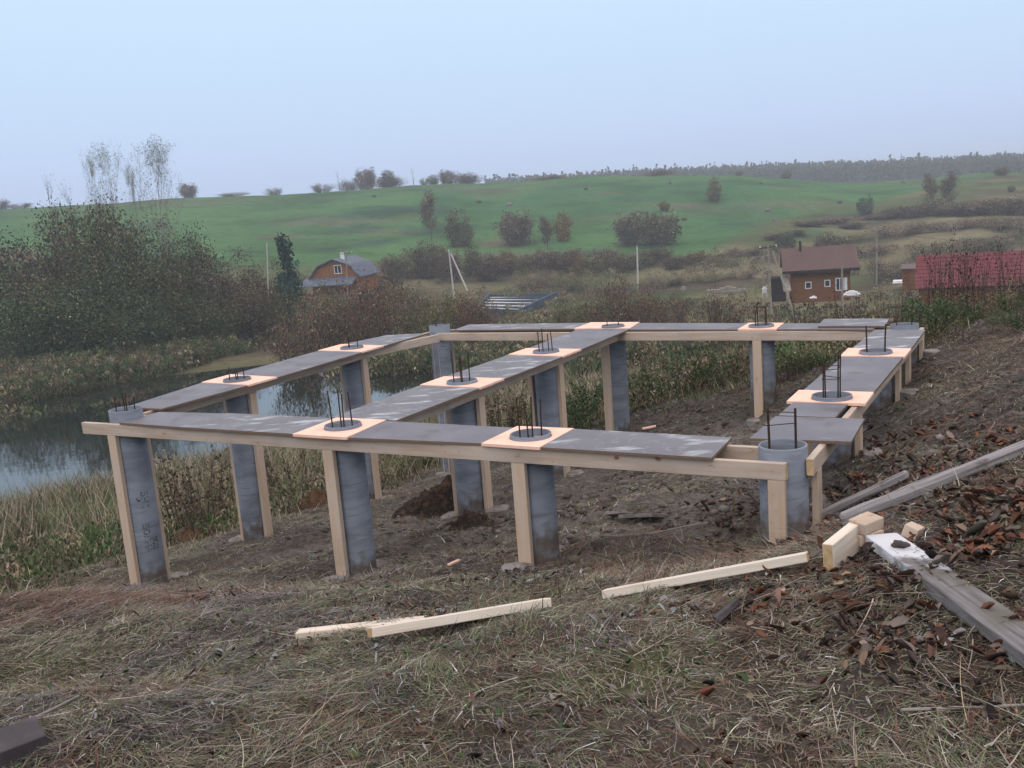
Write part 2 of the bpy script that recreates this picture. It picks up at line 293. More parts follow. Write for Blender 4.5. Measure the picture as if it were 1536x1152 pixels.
# ------------------------------------------------------------------ ground mesh
rr = np.concatenate([[0.05, .5, 1.0], 1.4*1.0125**np.arange(0, 560)]); rr = rr[rr < 1400]
fa = np.radians(np.arange(-34, 34.01, .2)); oa = np.radians(np.concatenate([np.arange(36, 180, 3)])); aa = np.concatenate([-oa[::-1], fa, oa]); aa = np.concatenate([[-PI], aa, [PI]])
def colour_zones(x, y):
    x = np.asarray(x); y = np.asarray(y); r = np.hypot(x, y); n1 = fbm(x*.8, y*.8, 41); n2 = fbm(x*.05, y*.05, 43); n3 = fbm(x*2.2, y*2.2, 47)
    C = lambda *c: np.array(c)[None, :]
    s_ = (x-O0[0])*E1[0]+(y-O0[1])*E1[1]; t_ = (x-O0[0])*E2[0]+(y-O0[1])*E2[1]
    def mixc(A, B, k): k = np.clip(k, 0, 1)[:, None]; return A*(1-k)+B*k
    c = C(.10, .08, .065)+0*x[:, None]
    c = mixc(c, C(.06, .048, .044), .5+n1*1.8)
    c = mixc(c, C(.10, .105, .05), (n3*1.6-.1))
    mud = np.exp(-((s_-3.2)/3.4)**4-((t_-2.6)/3.4)**4); c = mixc(c, C(.165, .15, .138), mud*(.8+n1*1.2)); c = mixc(c, C(.075, .06, .052), mud*(n3*3-.4))
    sl = np.clip((r-13)/3, 0, 1); c = mixc(c, mixc(C(.075, .085, .04)+0*x[:, None], C(.12, .105, .065), .5+n1), sl)
    vz = np.clip((r-66)/8, 0, 1); val = mixc(C(.10, .115, .055)+0*x[:, None], C(.19, .165, .10), .5+n2*2.6); val = mixc(val, C(.085, .065, .052), (fbm(x*.03, y*.09, 61)*3.0-.1)); val = mixc(val, C(.21, .19, .115), (fbm(x*.045, y*.16, 63)*4-1.1)*np.clip((r-88)/10, 0, 1)); val = mixc(val, C(.06, .07, .04), np.clip((92-r)/12, 0, .8)); val = mixc(val, C(.07, .13, .055), (fbm(x*.04, y*.12, 67)*4-1.2)); c = mixc(c, val, vz)
    azm = np.arctan2(x, y); lim = 200+(np.clip(azm-.20, 0, 1))*560+fbm(x*.012, y*.012, 71)*30
    gr = np.clip((r-lim)/14, 0, 1); g = mixc(C(.058, .145, .06)+0*x[:, None], C(.088, .18, .07), .5+fbm(x*.03, y*.014, 77)*1.8); g = mixc(g, C(.12, .14, .085), fbm(x*.02, y*.05, 79)*2.4-.4); g = mixc(g, C(.05, .10, .06), fbm(x*.05, y*.09, 83)*3-.6); g = mixc(g, C(.15, .12, .09), fbm(x*.035, y*.12, 85)*4-1.6); c = mixc(c, g, gr)
    c = mixc(c, C(.03, .045, .035), np.clip((r-520)/60, 0, 1))
    return np.clip(c, .005, 1)
def grid_patch(name, radii, angs):
    R, A = np.meshgrid(radii, angs, indexing='ij'); X = (R*np.sin(A)).ravel(); Y = (R*np.cos(A)).ravel(); Z = ground(X, Y)
    n, m = len(radii), len(angs); i, j = np.meshgrid(np.arange(n-1), np.arange(m-1), indexing='ij'); i = i.ravel(); j = j.ravel()
    F = np.stack([i*m+j, i*m+j+1, (i+1)*m+j+1, (i+1)*m+j], 1)[:, ::-1]
    V = np.stack([X, Y, Z], 1); mi = (np.hypot(V[F[:, 0], 0], V[F[:, 0], 1]) > 22).astype(int)
    return mesh(name, V, F, [M_ground, M_far], mi, colour_zones(X, Y), True)
tag(obj('ground', grid_patch('ground', rr, aa)), kind='structure')
# pond: water sheet only where the pond is
wv = []
for a_ in np.radians(np.linspace(-75, 4, 60)): wv.append((a_, 37))
R_, A2 = np.meshgrid(np.linspace(36, 82, 24), np.radians(np.linspace(-75, 1.5, 60)), indexing='ij'); Xw = (R_*np.sin(A2)).ravel(); Yw = (R_*np.cos(A2)).ravel()
i_, j_ = np.meshgrid(np.arange(23), np.arange(59), indexing='ij'); i_ = i_.ravel(); j_ = j_.ravel()
Fw = np.stack([i_*60+j_, (i_+1)*60+j_, (i_+1)*60+j_+1, i_*60+j_+1], 1)
tag(obj('pond_water', mesh('pond_water', np.stack([Xw, Yw, np.full(len(Xw), WATER)], 1), Fw, M_water)), kind='structure')
# ------------------------------------------------------------------ the foundation
ROWN = {'A': 'front row', 'B': 'second row', 'C': 'third row', 'D': 'back row'}
WHERE = {'A1': 'front left corner of the deck', 'A2': 'front edge, second from left', 'A3': 'front edge, third from left', 'A4': 'front right corner of the deck',
 'B1': 'left arm, just behind the front left corner', 'C1': 'left arm, last but one before the back', 'D1': 'back left corner of the deck', 'B2': 'middle arm, nearest to the front edge', 'C2': 'middle arm, halfway to the back',
 'D2': 'back edge where the middle arm meets it', 'D3': 'back edge, between middle and right arm', 'B4': 'right arm, just behind the front right corner', 'C4': 'right arm, halfway to the back', 'D4': 'back right corner of the deck'}
EXTRA = {'A1': .045, 'D1': .04, 'A4': .015}
RODS = {'A1': [.10, .13, .12, .15], 'A2': [.28, .30, .31, .29], 'A3': [.27, .24, .31, .31], 'A4': [.22, .22], 'B1': [.10, .09, .12, .11], 'B2': [.30, .26, .33, .30], 'B4': [.34, .26, .30, .35], 'C1': [.13, .20, .18], 'C2': [.24, .27, .25, .23],
        'C4': [.28, .27], 'D1': [.04, .03, .04], 'D2': [.10, .09], 'D3': [.24, .28, .22, .25], 'D4': [.12, .10]}
PR = .142
_nt = M_pipe.node_tree; _b = _nt.nodes['Principled BSDF']; _src = _b.inputs['Base Color'].links[0].from_socket
_tc = _nt.nodes.new('ShaderNodeTexCoord'); _sx = _nt.nodes.new('ShaderNodeSeparateXYZ'); _nt.links.new(_tc.outputs['Object'], _sx.inputs[0])
_nz = _nt.nodes.new('ShaderNodeTexNoise'); _nz.inputs['Scale'].default_value = 11; _nz.inputs['Detail'].default_value = 8; _nt.links.new(_tc.outputs['Object'], _nz.inputs['Vector'])
_ma = _nt.nodes.new('ShaderNodeMath'); _ma.operation = 'MULTIPLY_ADD'; _nt.links.new(_nz.outputs[0], _ma.inputs[0]); _ma.inputs[1].default_value = .7; _nt.links.new(_sx.outputs[2], _ma.inputs[2])
_mr = _nt.nodes.new('ShaderNodeMapRange'); _mr.inputs['From Min'].default_value = .58; _mr.inputs['From Max'].default_value = .42; _nt.links.new(_ma.outputs[0], _mr.inputs[0])
_mx = _nt.nodes.new('ShaderNodeMix'); _mx.data_type = 'RGBA'; _nt.links.new(_mr.outputs[0], _mx.inputs[0]); _nt.links.new(_src, _mx.inputs[6]); _mx.inputs[7].default_value = (.12, .10, .085, 1); _nt.links.new(_mx.outputs[2], _b.inputs['Base Color'])
PILETEXT = {'A1': 'grey cement pipe with black stencil marks, ', 'A4': 'open topped grey cement pipe standing free of boards, '}
for k, (s_, t_) in PILES.items():
    x, y = st(s_, t_); top = -1.5+EXTRA.get(k, 0); bot = BASEZ[k]-.5
    t = thing('foundation_pile', PILETEXT.get(k, 'round grey cement pipe pile, ')+WHERE[k], 'pile', (x, y, BASEZ[k]), ANG, 'cement pipe piles of the deck foundation')
    rnd = random.Random(k)
    n = 48; V = []
    for z, r in ((bot, PR), (top-.003, PR), (top, PR-.002), (top, PR-.011), (top-.003, PR-.013), (top-.11, PR-.013)):
        V += [(r*math.cos(a), r*math.sin(a), z-BASEZ[k]) for a in np.arange(n)*2*PI/n]
    F = [(i*n+j, i*n+(j+1) % n, (i+1)*n+(j+1) % n, (i+1)*n+j) for i in range(5) for j in range(n)]
    pp = obj('pipe', mesh('pipe', V, F, M_pipe), t); pp.data.polygons.foreach_set('use_smooth', [True]*len(F))
    mb = MB(); mb.tube([(0, 0, top-.14-BASEZ[k]), (0, 0, top-.085-BASEZ[k])], PR-.015, 32); c_ = mb.build('concrete_fill', M_pad, t)
    ro = RODS[k]; ra = .075; pts = []
    for i, h in enumerate(ro):
        a = (PI/4 + i*2*PI/len(ro)) if len(ro) > 2 else (.25+i*PI)
        a += rnd.uniform(-.15, .15); px_, py_ = ra*math.cos(a), ra*math.sin(a); lx, ly = rnd.uniform(-.012, .012), rnd.uniform(-.012, .012)
        mb = MB(); z0 = top-.12-BASEZ[k]; rdr = .0075 if k in ('A4', 'C4') else .0055
        mb.tube([(px_, py_, z0), (px_+lx*.5, py_+ly*.5, z0+.1+h*.5), (px_+lx, py_+ly, z0+.12+h-.045*(k not in ('A4', 'A1', 'B1', 'D1')))], rdr, 8); mb.build('rebar_rod', M_rebar, t); pts.append((px_, py_))
    if k in ('A4', 'B4', 'D3'):
        for zz in ((.12, .20) if k != 'D3' else (.2,)):
            mb = MB(); pl = [(p[0]*1.12, p[1]*1.12, top-BASEZ[k]+zz+rnd.uniform(-.01, .01)) for p in pts]
            if len(pts) > 2: pl.append(pl[0])
            else: pl = [tuple(np.array(pl[0])*1.0+np.array([.0, 0, 0])), pl[1], (pl[1][0]-.03, pl[1][1]+.01, pl[1][2])]
            mb.tube(pl, .003, 6); mb.build('tie_wire', M_rebar, t)
    if k == 'A1':
        def stencil(txt, size, ang0, z0):
            cu = bpy.data.curves.new('stencil', 'FONT'); cu.body = txt; cu.size = size; cu.extrude = 0; cu.resolution_u = 3; cu.offset = .0012
            to = bpy.data.objects.new('stencil_mark', cu); COL.objects.link(to); dg = bpy.context.evaluated_depsgraph_get(); me = bpy.data.meshes.new_from_object(to.evaluated_get(dg))
            bpy.data.objects.remove(to)
            import bmesh
            bm = bmesh.new(); bm.from_mesh(me); bmesh.ops.triangulate(bm, faces=bm.faces)
            for v in bm.verts:
                u, h = v.co.x, v.co.y; a = ang0+h/PR; v.co = Vector(((PR+.0012)*math.cos(a), (PR+.0012)*math.sin(a), z0-u))
            bm.to_mesh(me); bm.free(); me.materials.clear(); me.materials.append(M_ink); o = obj('stencil_mark', me, t)
        vd = math.atan2(-y, -x)-ANG
        stencil('БНТ', .085, vd+.12, .92); stencil('ВОЛНА', .075, vd-.02, .62); stencil('300', .09, vd+.42, .50); stencil('4', .07, vd-.25, .86)
def frame(k): return PILES[k]
BT = -1.552; BH = .102; TH = .042
NEAR = {'A1': 'front left corner pile', 'A2': 'second front pile from left', 'A3': 'third front pile from left', 'A4': 'front right corner pile', 'B1': 'second pile of the left arm', 'C1': 'third pile of the left arm', 'D1': 'back left corner pile',
 'B2': 'first pile along the middle arm', 'C2': 'second pile along the middle arm', 'D2': 'back pile ending the middle arm', 'D3': 'back edge pile left of the right arm', 'B4': 'second pile of the right arm', 'C4': 'third pile of the right arm', 'D4': 'back right corner pile'}
def plank(name, p0, p1, wd, ht, mats, label, cat, group=None, roll=0., bev=.003, taper=None, nseg=1, bend=0.):
    """a sawn board from p0 to p1 (points on its centre line), local y along it"""
    p0 = np.array(p0, float); p1 = np.array(p1, float); d = p1-p0; L = np.linalg.norm(d)
    mb = MB(); rj = random.Random(label)
    jit = lambda: rj.uniform(-.002, .002)
    V = []; ns = max(nseg, 1)
    for i in range(ns+1):
        yy = -L/2+L*i/ns; w2 = wd/2; h2 = ht/2; bz = bend*(1-(2*i/ns-1)**2)
        for sx_, sz_ in ((-1, -1), (1, -1), (1, 1), (-1, 1)): V.append((sx_*w2+jit(), yy+(jit()*2 if i in (0, ns) else 0), sz_*h2+bz+(rj.uniform(-.004, .004) if ns > 3 else 0)))
    F = []; mi = []
    for i in range(ns):
        for j in range(4): F.append((i*4+j, i*4+(j+1) % 4, (i+1)*4+(j+1) % 4, (i+1)*4+j)); mi.append(0)
    F.append((3, 2, 1, 0)); F.append(tuple(ns*4+j for j in range(4))); mi += [len(mats)-1]*2
    mb.add(V, [f[::-1] for f in F], mi)
    o = mb.build(name, mats)
    if bev: bevel(o, bev)
    o.location = tuple((p0+p1)/2); q = Vector(d).to_track_quat('Y', 'Z'); o.rotation_mode = 'QUATERNION'; from mathutils import Quaternion
    o.rotation_quaternion = q@Quaternion((0, 1, 0), roll); return tag(o, label, cat, group)
def sv(s, t, z): p = st(s, t); return (p[0], p[1], z)
GB = 'pine beams carrying the deck boards'; GP = 'pine posts beside the piles'
def beam_pair(a, b, off_names, ext0=(.3, .3), ext1=(.3, .3), off=(.165, .165)):
    pa = np.array(PILES.get(a, a)); pb = np.array(PILES.get(b, b)); d = (pb-pa)/np.linalg.norm(pb-pa); n = np.array([-d[1], d[0]])
    for i, (sg, nm) in enumerate(((-1, off_names[0]), (1, off_names[1]))):
        q0 = pa+n*sg*off[i]-d*ext0[i]; q1 = pb+n*sg*off[i]+d*ext1[i]; zz = BT-BH/2
        plank('timber_beam', sv(q0[0], q0[1], zz), sv(q1[0], q1[1], zz), TH, BH, [M_woody, M_woodend], nm, 'beam', GB, nseg=1)
# front row (A1-A4), side beams sit between so they butt
beam_pair('A1', 'A4', ('long pale pine beam under the front edge of the deck, facing the viewer', 'pine beam behind the front one, pond side of the front edge'), ext0=(.37, .05), ext1=(.06, -.145))
def arm(a, b, names, e0, e1, off=(.165, .165)): beam_pair(a, b, names, e0, e1, off)
arm((-.25, .18), 'C1', ('pine beam of the left arm nearer the viewer, side facing the middle arm', 'pine beam of the left arm nearer the viewer, pond side'), (-.19, -.19), (0, 0))
arm('C1', 'D1', ('pine beam at the far end of the left arm, side facing the middle arm', 'pine beam at the far end of the left arm, pond side'), (-.003, -.003), (-.21, .2))
arm('A2', 'D2', ('pine beam along the middle arm, on its right hand side', 'pine beam along the middle arm, on its left hand side'), (-.20, -.20), (-.20, -.20))
arm('A4', 'D4', ('pine beam along the right arm, outer side, its sawn end beside the open pipe', 'pine beam along the right arm, on its inner side'), (.05, -.20), (.1, -.2))
arm((-.23, 5.50), (5.69, 5.47), ('pine beam along the back edge, side facing the viewer', 'pine beam along the back edge, far side facing the valley'), (-.03, .15), (-.19, .1))
# posts: each 100 x 42 mm, standing on a mortar pad
ROWDIR = {'A1': 'x', 'A2': 'x', 'A3': 'x', 'A4': 'x', 'B1': 'y', 'C1': 'y', 'D1': 'x', 'B2': 'y', 'C2': 'y', 'D2': 'x', 'D3': 'x', 'B4': 'y', 'C4': 'y', 'D4': 'y'}
def row_off(k):
    """line direction and normal (in s,t) of the beam row the posts of pile k stand under"""
    prs = {'A': ('A1', 'A4'), 'L': ('A1', 'D1'), 'M': ('A2', 'D2'), 'R': ('A4', 'D4'), 'D': ('D1', 'D4')}
    w_ = 'A' if k[0] == 'A' else ('L' if k in ('B1', 'C1') else 'M' if k in ('B2', 'C2') else 'R' if k in ('B4', 'C4', 'D4') else 'D')
    a, b = prs[w_]; pa = np.array(PILES[a]); pb = np.array(PILES[b])
    if w_ == 'D': pa = np.array((-.23, 5.50)); pb = np.array((5.69, 5.47))
    d = (pb-pa)/np.linalg.norm(pb-pa); n = np.array([-d[1], d[0]])
    p = np.array(PILES[k]); foot = pa+d*((p-pa)@d); foot = p if w_ == 'L' else foot; return foot, d, n
SIDES = {'x': ('front of the ', 'rear of the '), 'y': ('right of the ', 'left of the ')}
def post(c, d, zt, label, wdt=.1, pad=True, padshift=(0, 0), padlabel=None):
    x, y = st(*c); zb = gz(x, y)-.06; a = ANG+math.atan2(d[1], d[0])
    mb = MB(); mb.box(-wdt/2, wdt/2, -TH/2, TH/2, 0, zt-zb); o = bevel(mb.build('timber_post', [M_wood], None, (x, y, zb), (random.uniform(-.006, .006), random.uniform(-.006, .006), a))); tag(o, label, 'post', GP)
    if pad:
        px_, py_ = st(c[0]+padshift[0], c[1]+padshift[1]); rj = random.Random(padlabel); g = gz(px_, py_); nn = 9
        ring = [(rj.uniform(.8, 1.1)*.135*math.cos(i*2*PI/nn), rj.uniform(.75, 1.05)*.10*math.sin(i*2*PI/nn)) for i in range(nn)]
        V = [(u, v, -.05) for u, v in ring]+[(u, v, .022+rj.uniform(-.004, .004)) for u, v in ring]+[(u*.85, v*.85, .03) for u, v in ring]
        F = [(i, (i+1) % nn, nn+(i+1) % nn, nn+i) for i in range(nn)]+[(nn+i, nn+(i+1) % nn, 2*nn+(i+1) % nn, 2*nn+i) for i in range(nn)]+[tuple(2*nn+i for i in range(nn))]
        mb = MB(); mb.add(V, F); tag(mb.build('footing_pad', [M_pad], None, (px_, py_, g), (0, 0, a+rj.uniform(-.4, .4))), padlabel, 'footing pad', 'grey pads under the posts')
for k in PILES:
    c, d, n = row_off(k); sd = SIDES['x' if k[0] == 'A' or k in ('D1', 'D2', 'D3') else 'y']
    for i, sg in enumerate((-1, 1)):
        if k in ('D2', 'D3') and i == 1: continue
        q = c+n*sg*.166
        sh = n*sg*.10
        post(q, d, BT-BH-.001, 'pine post at '+sd[i]+NEAR[k], padshift=sh, padlabel='grey pad under post at '+sd[i]+NEAR[k], pad=(k, i) not in (('B1', 0), ('A4', 0)))
# right outer post beside the open pipe, and one between the last piles
post((5.73+.166, .30), (0, 1), BT-BH-.001, 'short pine post under the sawn beam end beside the open pipe', padlabel='grey board pad below the short post beside the open pipe')
post((5.845, 4.55), (0, 1), BT-BH-.001, 'stubby pine post under the right arm between its last two piles', pad=False)
# plywood panels and peach collars, quads in deck coordinates
def panel(name, quad, z, mats, label, cat, group, th=.018, hole=None):
    q = np.array([st(*p) for p in quad]); c = q.mean(0); L_ = q-c
    if hole is None:
        V = [(p[0], p[1], 0) for p in L_]+[(p[0], p[1], th) for p in L_]; F = [(3, 2, 1, 0), (4, 5, 6, 7)]+[(i, (i+1) % 4, 4+(i+1) % 4, 4+i) for i in range(4)]; mi = [1, 0, 1, 1, 1, 1]
    else:
        hc = st(*hole)-c; n = 40; r = PR+.004; ang0 = ANG; V = []; 
        for zz in (0, th):
            for j in range(n):
                a = 2*PI*j/n; V.append((hc[0]+r*math.cos(a), hc[1]+r*math.sin(a), zz))
            for j in range(n):
                a = 2*PI*j/n; dd = np.array([math.cos(a), math.sin(a)]); best = 1e9
                for e in range(4):
                    p, p2 = L_[e], L_[(e+1) % 4]; ed = p2-p; Mx = np.array([[dd[0], -ed[0]], [dd[1], -ed[1]]]); 
                    if abs(np.linalg.det(Mx)) < 1e-9: continue
                    tt, uu = np.linalg.solve(Mx, p-hc)
                    if tt > 0 and -1e-6 <= uu <= 1+1e-6: best = min(best, tt)
                V.append((hc[0]+dd[0]*best, hc[1]+dd[1]*best, zz))
        # snap the nearest outline vertex to each corner
        for e in range(4):
            js = min(range(n), key=lambda j: np.hypot(V[n+j][0]-L_[e][0], V[n+j][1]-L_[e][1]))
            V[n+js] = (L_[e][0], L_[e][1], 0); V[3*n+js] = (L_[e][0], L_[e][1], th)
        F = []; mi = []
        for j in range(n):
            k2 = (j+1) % n
            F += [(j, k2, n+k2, n+j), (2*n+j, 3*n+j, 3*n+k2, 2*n+k2), (n+j, n+k2, 3*n+k2, 3*n+j), (j, 2*n+j, 2*n+k2, k2)]; mi += [1, 0, 1, 1]
    mb = MB(); mb.add(V, F, mi); return tag(mb.build(name, mats, None, (c[0], c[1], z)), label, cat, group)
ZP = BT+.003
GD = 'dark film faced deck boards'; GC = 'peach coloured collar boards round the piles'
rc = lambda s0, s1, t0, t1: [(s0, t0), (s1, t0), (s1, t1), (s0, t1)]
def ply(q, label, frost=False, dz=0): panel('plywood_panel', q, ZP+dz, [M_plyf if frost else M_ply, M_edge], label, 'board', GD)
ply([(.14, -.07), (.90, -.09), (.90, .42), (.14, .36)], 'short dark board at the left end of the front edge, beside the corner pipe', dz=0)
ply([(.905, -.095), (2.14, -.09), (2.10, .44), (.905, .43)], 'dark board of the front edge, just left of the first peach collar', True, .002)
ply([(2.665, -.09), (3.765, -.03), (3.76, .43), (2.60, .44)], 'dark board of the front edge between the two peach collars')
ply([(4.225, -.05), (5.37, -.05), (5.34, .45), (4.215, .47)], 'dark board with chalky white smears at the right end of the front edge', True, .003)
ply([(-.45, .47), (.04, .47), (.02, 1.57), (-.70, 1.63)], 'dark board of the left arm nearest the front left corner')
ply([(-.74, 2.10), (.01, 2.02), (-.13, 3.62), (-.88, 3.70)], 'dark board of the left arm between its two peach collars')
ply([(-.93, 4.22), (-.17, 4.11), (-.24, 5.20), (-.80, 5.02)], 'crumbling edged dark board at the far end of the left arm', True)
ply([(2.03, .47), (2.68, .47), (2.66, 1.74), (1.98, 1.80)], 'dark board of the middle arm nearest the front edge', True)
ply([(1.97, 2.24), (2.655, 2.20), (2.65, 3.42), (1.95, 3.50)], 'dark board of the middle arm between its two peach collars', True)
ply([(1.95, 3.95), (2.64, 3.90), (2.56, 5.45), (1.86, 5.45)], 'dark board of the middle arm nearest the back edge')
ply([(-.02, 5.46), (1.78, 5.50), (1.74, 6.05), (-.12, 6.02)], 'long pale streaked dark board on the left half of the back edge', True)
ply([(2.56, 5.40), (3.92, 5.34), (3.90, 5.86), (2.46, 5.98)], 'dark board of the back edge right of the middle arm')
ply([(4.38, 5.33), (5.40, 5.27), (5.40, 5.75), (4.34, 5.82)], 'dark board of the back edge leading to the back right corner')
ply([(4.80, 5.42), (5.50, 5.38), (5.46, 5.98), (4.74, 6.02)], 'grey board lying loose on top at the right end of the back edge', True, .0205)
ply([(5.45, .46), (6.06, .50), (6.03, 1.12), (5.45, 1.10)], 'wide dark board of the right arm closest to the open pipe')
ply([(5.46, 1.125), (5.84, 1.125), (5.84, 1.555), (5.46, 1.555)], 'narrow dark board of the right arm just in front of its first collar')
ply([(5.43, 2.00), (5.945, 1.98), (5.935, 3.54), (5.42, 3.54)], 'long dark board of the right arm between its two peach collars')
ply([(5.42, 4.02), (5.94, 4.00), (5.92, 5.22), (5.42, 5.25)], 'chalk smeared dark board of the right arm beyond its last collar', True)
def collar(k, q): panel('collar_board', q, ZP+.004, [M_collar, M_collar], 'peach board with a round hole around the '+NEAR[k], 'collar board', GC, th=.02, hole=PILES[k])
collar('A2', [(2.145, -.11), (2.66, -.11), (2.595, .455), (2.105, .445)])
collar('A3', [(3.77, -.05), (4.22, -.06), (4.21, .475), (3.765, .46)])
collar('B1', [(-.71, 1.645), (.03, 1.58), (.015, 2.01), (-.75, 2.095)])
collar('C1', [(-.89, 3.71), (-.135, 3.63), (-.165, 4.10), (-.93, 4.21)])
collar('B2', [(1.975, 1.81), (2.665, 1.75), (2.66, 2.19), (1.965, 2.23)])
collar('C2', [(1.95, 3.51), (2.65, 3.43), (2.645, 3.89), (1.945, 3.94)])
collar('D2', [(1.79, 5.48), (2.55, 5.47), (2.45, 6.03), (1.75, 6.06)])
collar('D3', [(3.93, 5.33), (4.37, 5.32), (4.33, 5.82), (3.91, 5.86)])
collar('B4', [(5.41, 1.565), (5.96, 1.565), (5.95, 1.975), (5.40, 1.985)])
collar('C4', [(5.40, 3.55), (5.95, 3.55), (5.945, 3.99), (5.385, 4.01)])
# ------------------------------------------------------------------ boards lying about
def lay(name, a, b, wd, ht, mats, label, cat, group=None, roll=0., da=0, db=0, nseg=1, bev=.003, bend=0):
    A = gp(*a); B = gp(*b); A[2] += ht/2+da; B[2] += ht/2+db
    return plank(name, A, B, wd, ht, mats, label, cat, group, roll, bev, nseg=nseg, bend=bend)
W2 = [M_woodw, M_woodend]; G2 = [M_grey, M_grey]
lay('pine_board', (447, 962), (640, 936), .08, .03, W2, 'pale pine board tucked behind the split one, its left end sticking out', 'board', roll=-.15, da=.015)
lay('pine_board', (556, 966), (822, 917), .085, .042, W2, 'pale pine board with a slanting cut left end, lying on the dry grass', 'board', roll=-.35, da=.03, db=.02)
lay('pine_board', (908, 900), (1212, 852), .06, .04, W2, 'long thin pine batten on the grass, pointing at the short upright plank', 'batten', roll=-.2, da=.01, db=.03)
lay('pine_board', (1243, 862), (1300, 815), .045, .12, W2, 'short pine plank standing on edge against the small offcuts', 'plank', da=.01, db=.01)
A = gp(1299, 822)
for dz, rz, sz, lb in ((.03, .3, (.12, .09, .05), 'lower pine offcut holding up another at the end of the grey plank'), (.085, .55, (.125, .085, .05), 'bright pine offcut balanced on top of another')):
    mb = MB(); mb.box(-sz[0]/2, sz[0]/2, -sz[1]/2, sz[1]/2, 0, sz[2]); o = bevel(mb.build('pine_offcut', M_wood, None, (A[0], A[1], A[2]+dz), (.1 if dz > .05 else 0, -.05, rz))); tag(o, lb, 'offcut', 'pine offcuts')
A = gp(1366, 806); mb = MB(); mb.box(-.035, .035, -.03, .03, 0, .055); tag(bevel(mb.build('pine_offcut', M_wood, None, (A[0], A[1], A[2]-.005), (.3, .1, .8))), 'small pine offcut alone among leaves right of the stacked pair', 'offcut', 'pine offcuts')
lay('weathered_plank', (1322, 824), (1600, 1040), .135, .045, [M_greyw, M_grey], 'wide grey weathered plank, white at its upper end, running out of frame', 'plank', da=.02, db=.03, nseg=8)
lay('weathered_pole', (1184, 802), (1362, 725), .065, .05, G2, 'shorter grey weathered batten lying beside the open pipe', 'batten', da=.005, db=.03, nseg=6, bev=.012)
lay('weathered_pole', (1262, 797), (1640, 655), .08, .06, G2, 'long grey weathered batten running up the bank to the right', 'batten', da=.03, db=.05, nseg=10, bev=.015)
lay('weathered_board', (1200, 790), (1252, 752), .16, .02, G2, 'broken grey board scrap at the foot of the open pipe', 'board', roll=.2, nseg=3)
lay('grey_slab', (940, 783), (990, 781), .17, .03, [M_pad, M_pad], 'light grey board scrap half sunk in soil below the front edge', 'board scrap', roll=-.3, da=.02, db=.02, nseg=3)
lay('grey_slab', (915, 778), (945, 776), .12, .025, [M_pad, M_pad], 'smaller darker board scrap leaning left of the light grey scrap', 'board scrap', roll=-.5, da=.02, db=.02, nseg=2)
lay('weathered_plank', (395, 762), (492, 722), .09, .03, G2, 'grey weathered plank on the slope edge seen between the left piles', 'plank', da=.02, db=.02, nseg=3)
lay('dark_board', (-40, 1150), (68, 1118), .16, .05, [M_dark, M_dark], 'dark damp board end in the bottom left corner', 'board', da=.0, db=.02, nseg=2)
lay('peach_offcut', (674, 852), (689, 846), .03, .015, [M_collar, M_collar], 'tiny peach coloured offcut on the mud between the front piles', 'offcut', da=.015, db=.02)
lay('peach_offcut', (964, 647), (984, 643), .05, .02, [M_collar, M_collar], 'peach coloured scrap on bare soil beyond the front edge', 'offcut', da=.02, db=.02)
def stick(pts, r, m, name, label, cat, group=None):
    P = [];
    for px_, py_ in pts: q = gp(px_, py_); q[2] += r+.012; P.append(q)
    c = P[0].copy(); mb = MB(); mb.tube([p-c for p in P], [r*(1-.4*i/len(P)) for i in range(len(P))], 6); tag(mb.build(name, m, None, c), label, cat, group)
stick([(1352, 1074), (1400, 1072), (1460, 1070), (1536, 1067), (1560, 1066)], .005, M_pgrey, 'dry_stick', 'long straight pale stick near the bottom right corner', 'stick')
stick([(880, 808), (930, 808), (985, 804), (1030, 794), (1062, 791)], .008, M_pgrey, 'bare_root', 'curved pale root lying on the soil behind the front edge', 'root')
stick([(1075, 945), (1090, 930), (1106, 915)], .022, M_dark, 'charred_stick', 'short thick charred stick on the grass right of the pine batten', 'stick')
stick([(1280, 615), (1296, 598), (1330, 575), (1352, 560)], .008, M_bark, 'dry_stick', 'thin brown stick leaning on soil right of the right arm', 'stick')
stick([(0, 1105), (60, 1082), (120, 1052)], .006, M_pgrey, 'dry_stick', 'long pale stem lying above the dark board at bottom left', 'stick')
# soil heaps
def heap(px, py, w_, h_, m, label, sd):
    P = gp(px, py); n, mm = 26, 40; V = []
    for i in range(n):
        rr_ = i/(n-1)
        for j in range(mm):
            a = 2*PI*j/mm; x, y = w_*rr_*math.cos(a), w_*.7*rr_*math.sin(a); V.append([x, y, 0])
    V = np.array(V); nz = fbm(V[:, 0]*5+sd, V[:, 1]*5, sd); n2 = np.abs(fbm(V[:, 0]*16+sd, V[:, 1]*16, sd+3)); rad = np.hypot(V[:, 0]/w_, V[:, 1]/(w_*.7))
    V[:, 2] = h_*np.clip(1-rad**1.6, 0, 1)*(1+nz*1.3)+n2*.09-.06*rad+ground(V[:, 0]+P[0], V[:, 1]+P[1])-P[2]-.02*(rad > .95)
    V[:, :2] *= (1+nz*.3)[:, None]
    F = np.array([(i*mm+j, i*mm+(j+1) % mm, (i+1)*mm+(j+1) % mm, (i+1)*mm+j) for i in range(n-1) for j in range(mm)])
    tag(obj('soil_heap', mesh('soil_heap', V, F, m, smooth=False), None, P), label, 'soil heap', 'heaps of dug soil')
heap(650, 765, .45, .30, M_soil, 'black peaty soil heap left of the first middle arm pile', 3)
heap(700, 785, .30, .13, M_soil, 'low black soil heap at the foot of the first middle arm pile', 8)
heap(470, 762, .40, .20, M_soilb, 'rusty brown soil heap left of the second front pile', 14)
heap(300, 805, .45, .10, M_soilb, 'low brown soil heap between the two leftmost piles', 21)
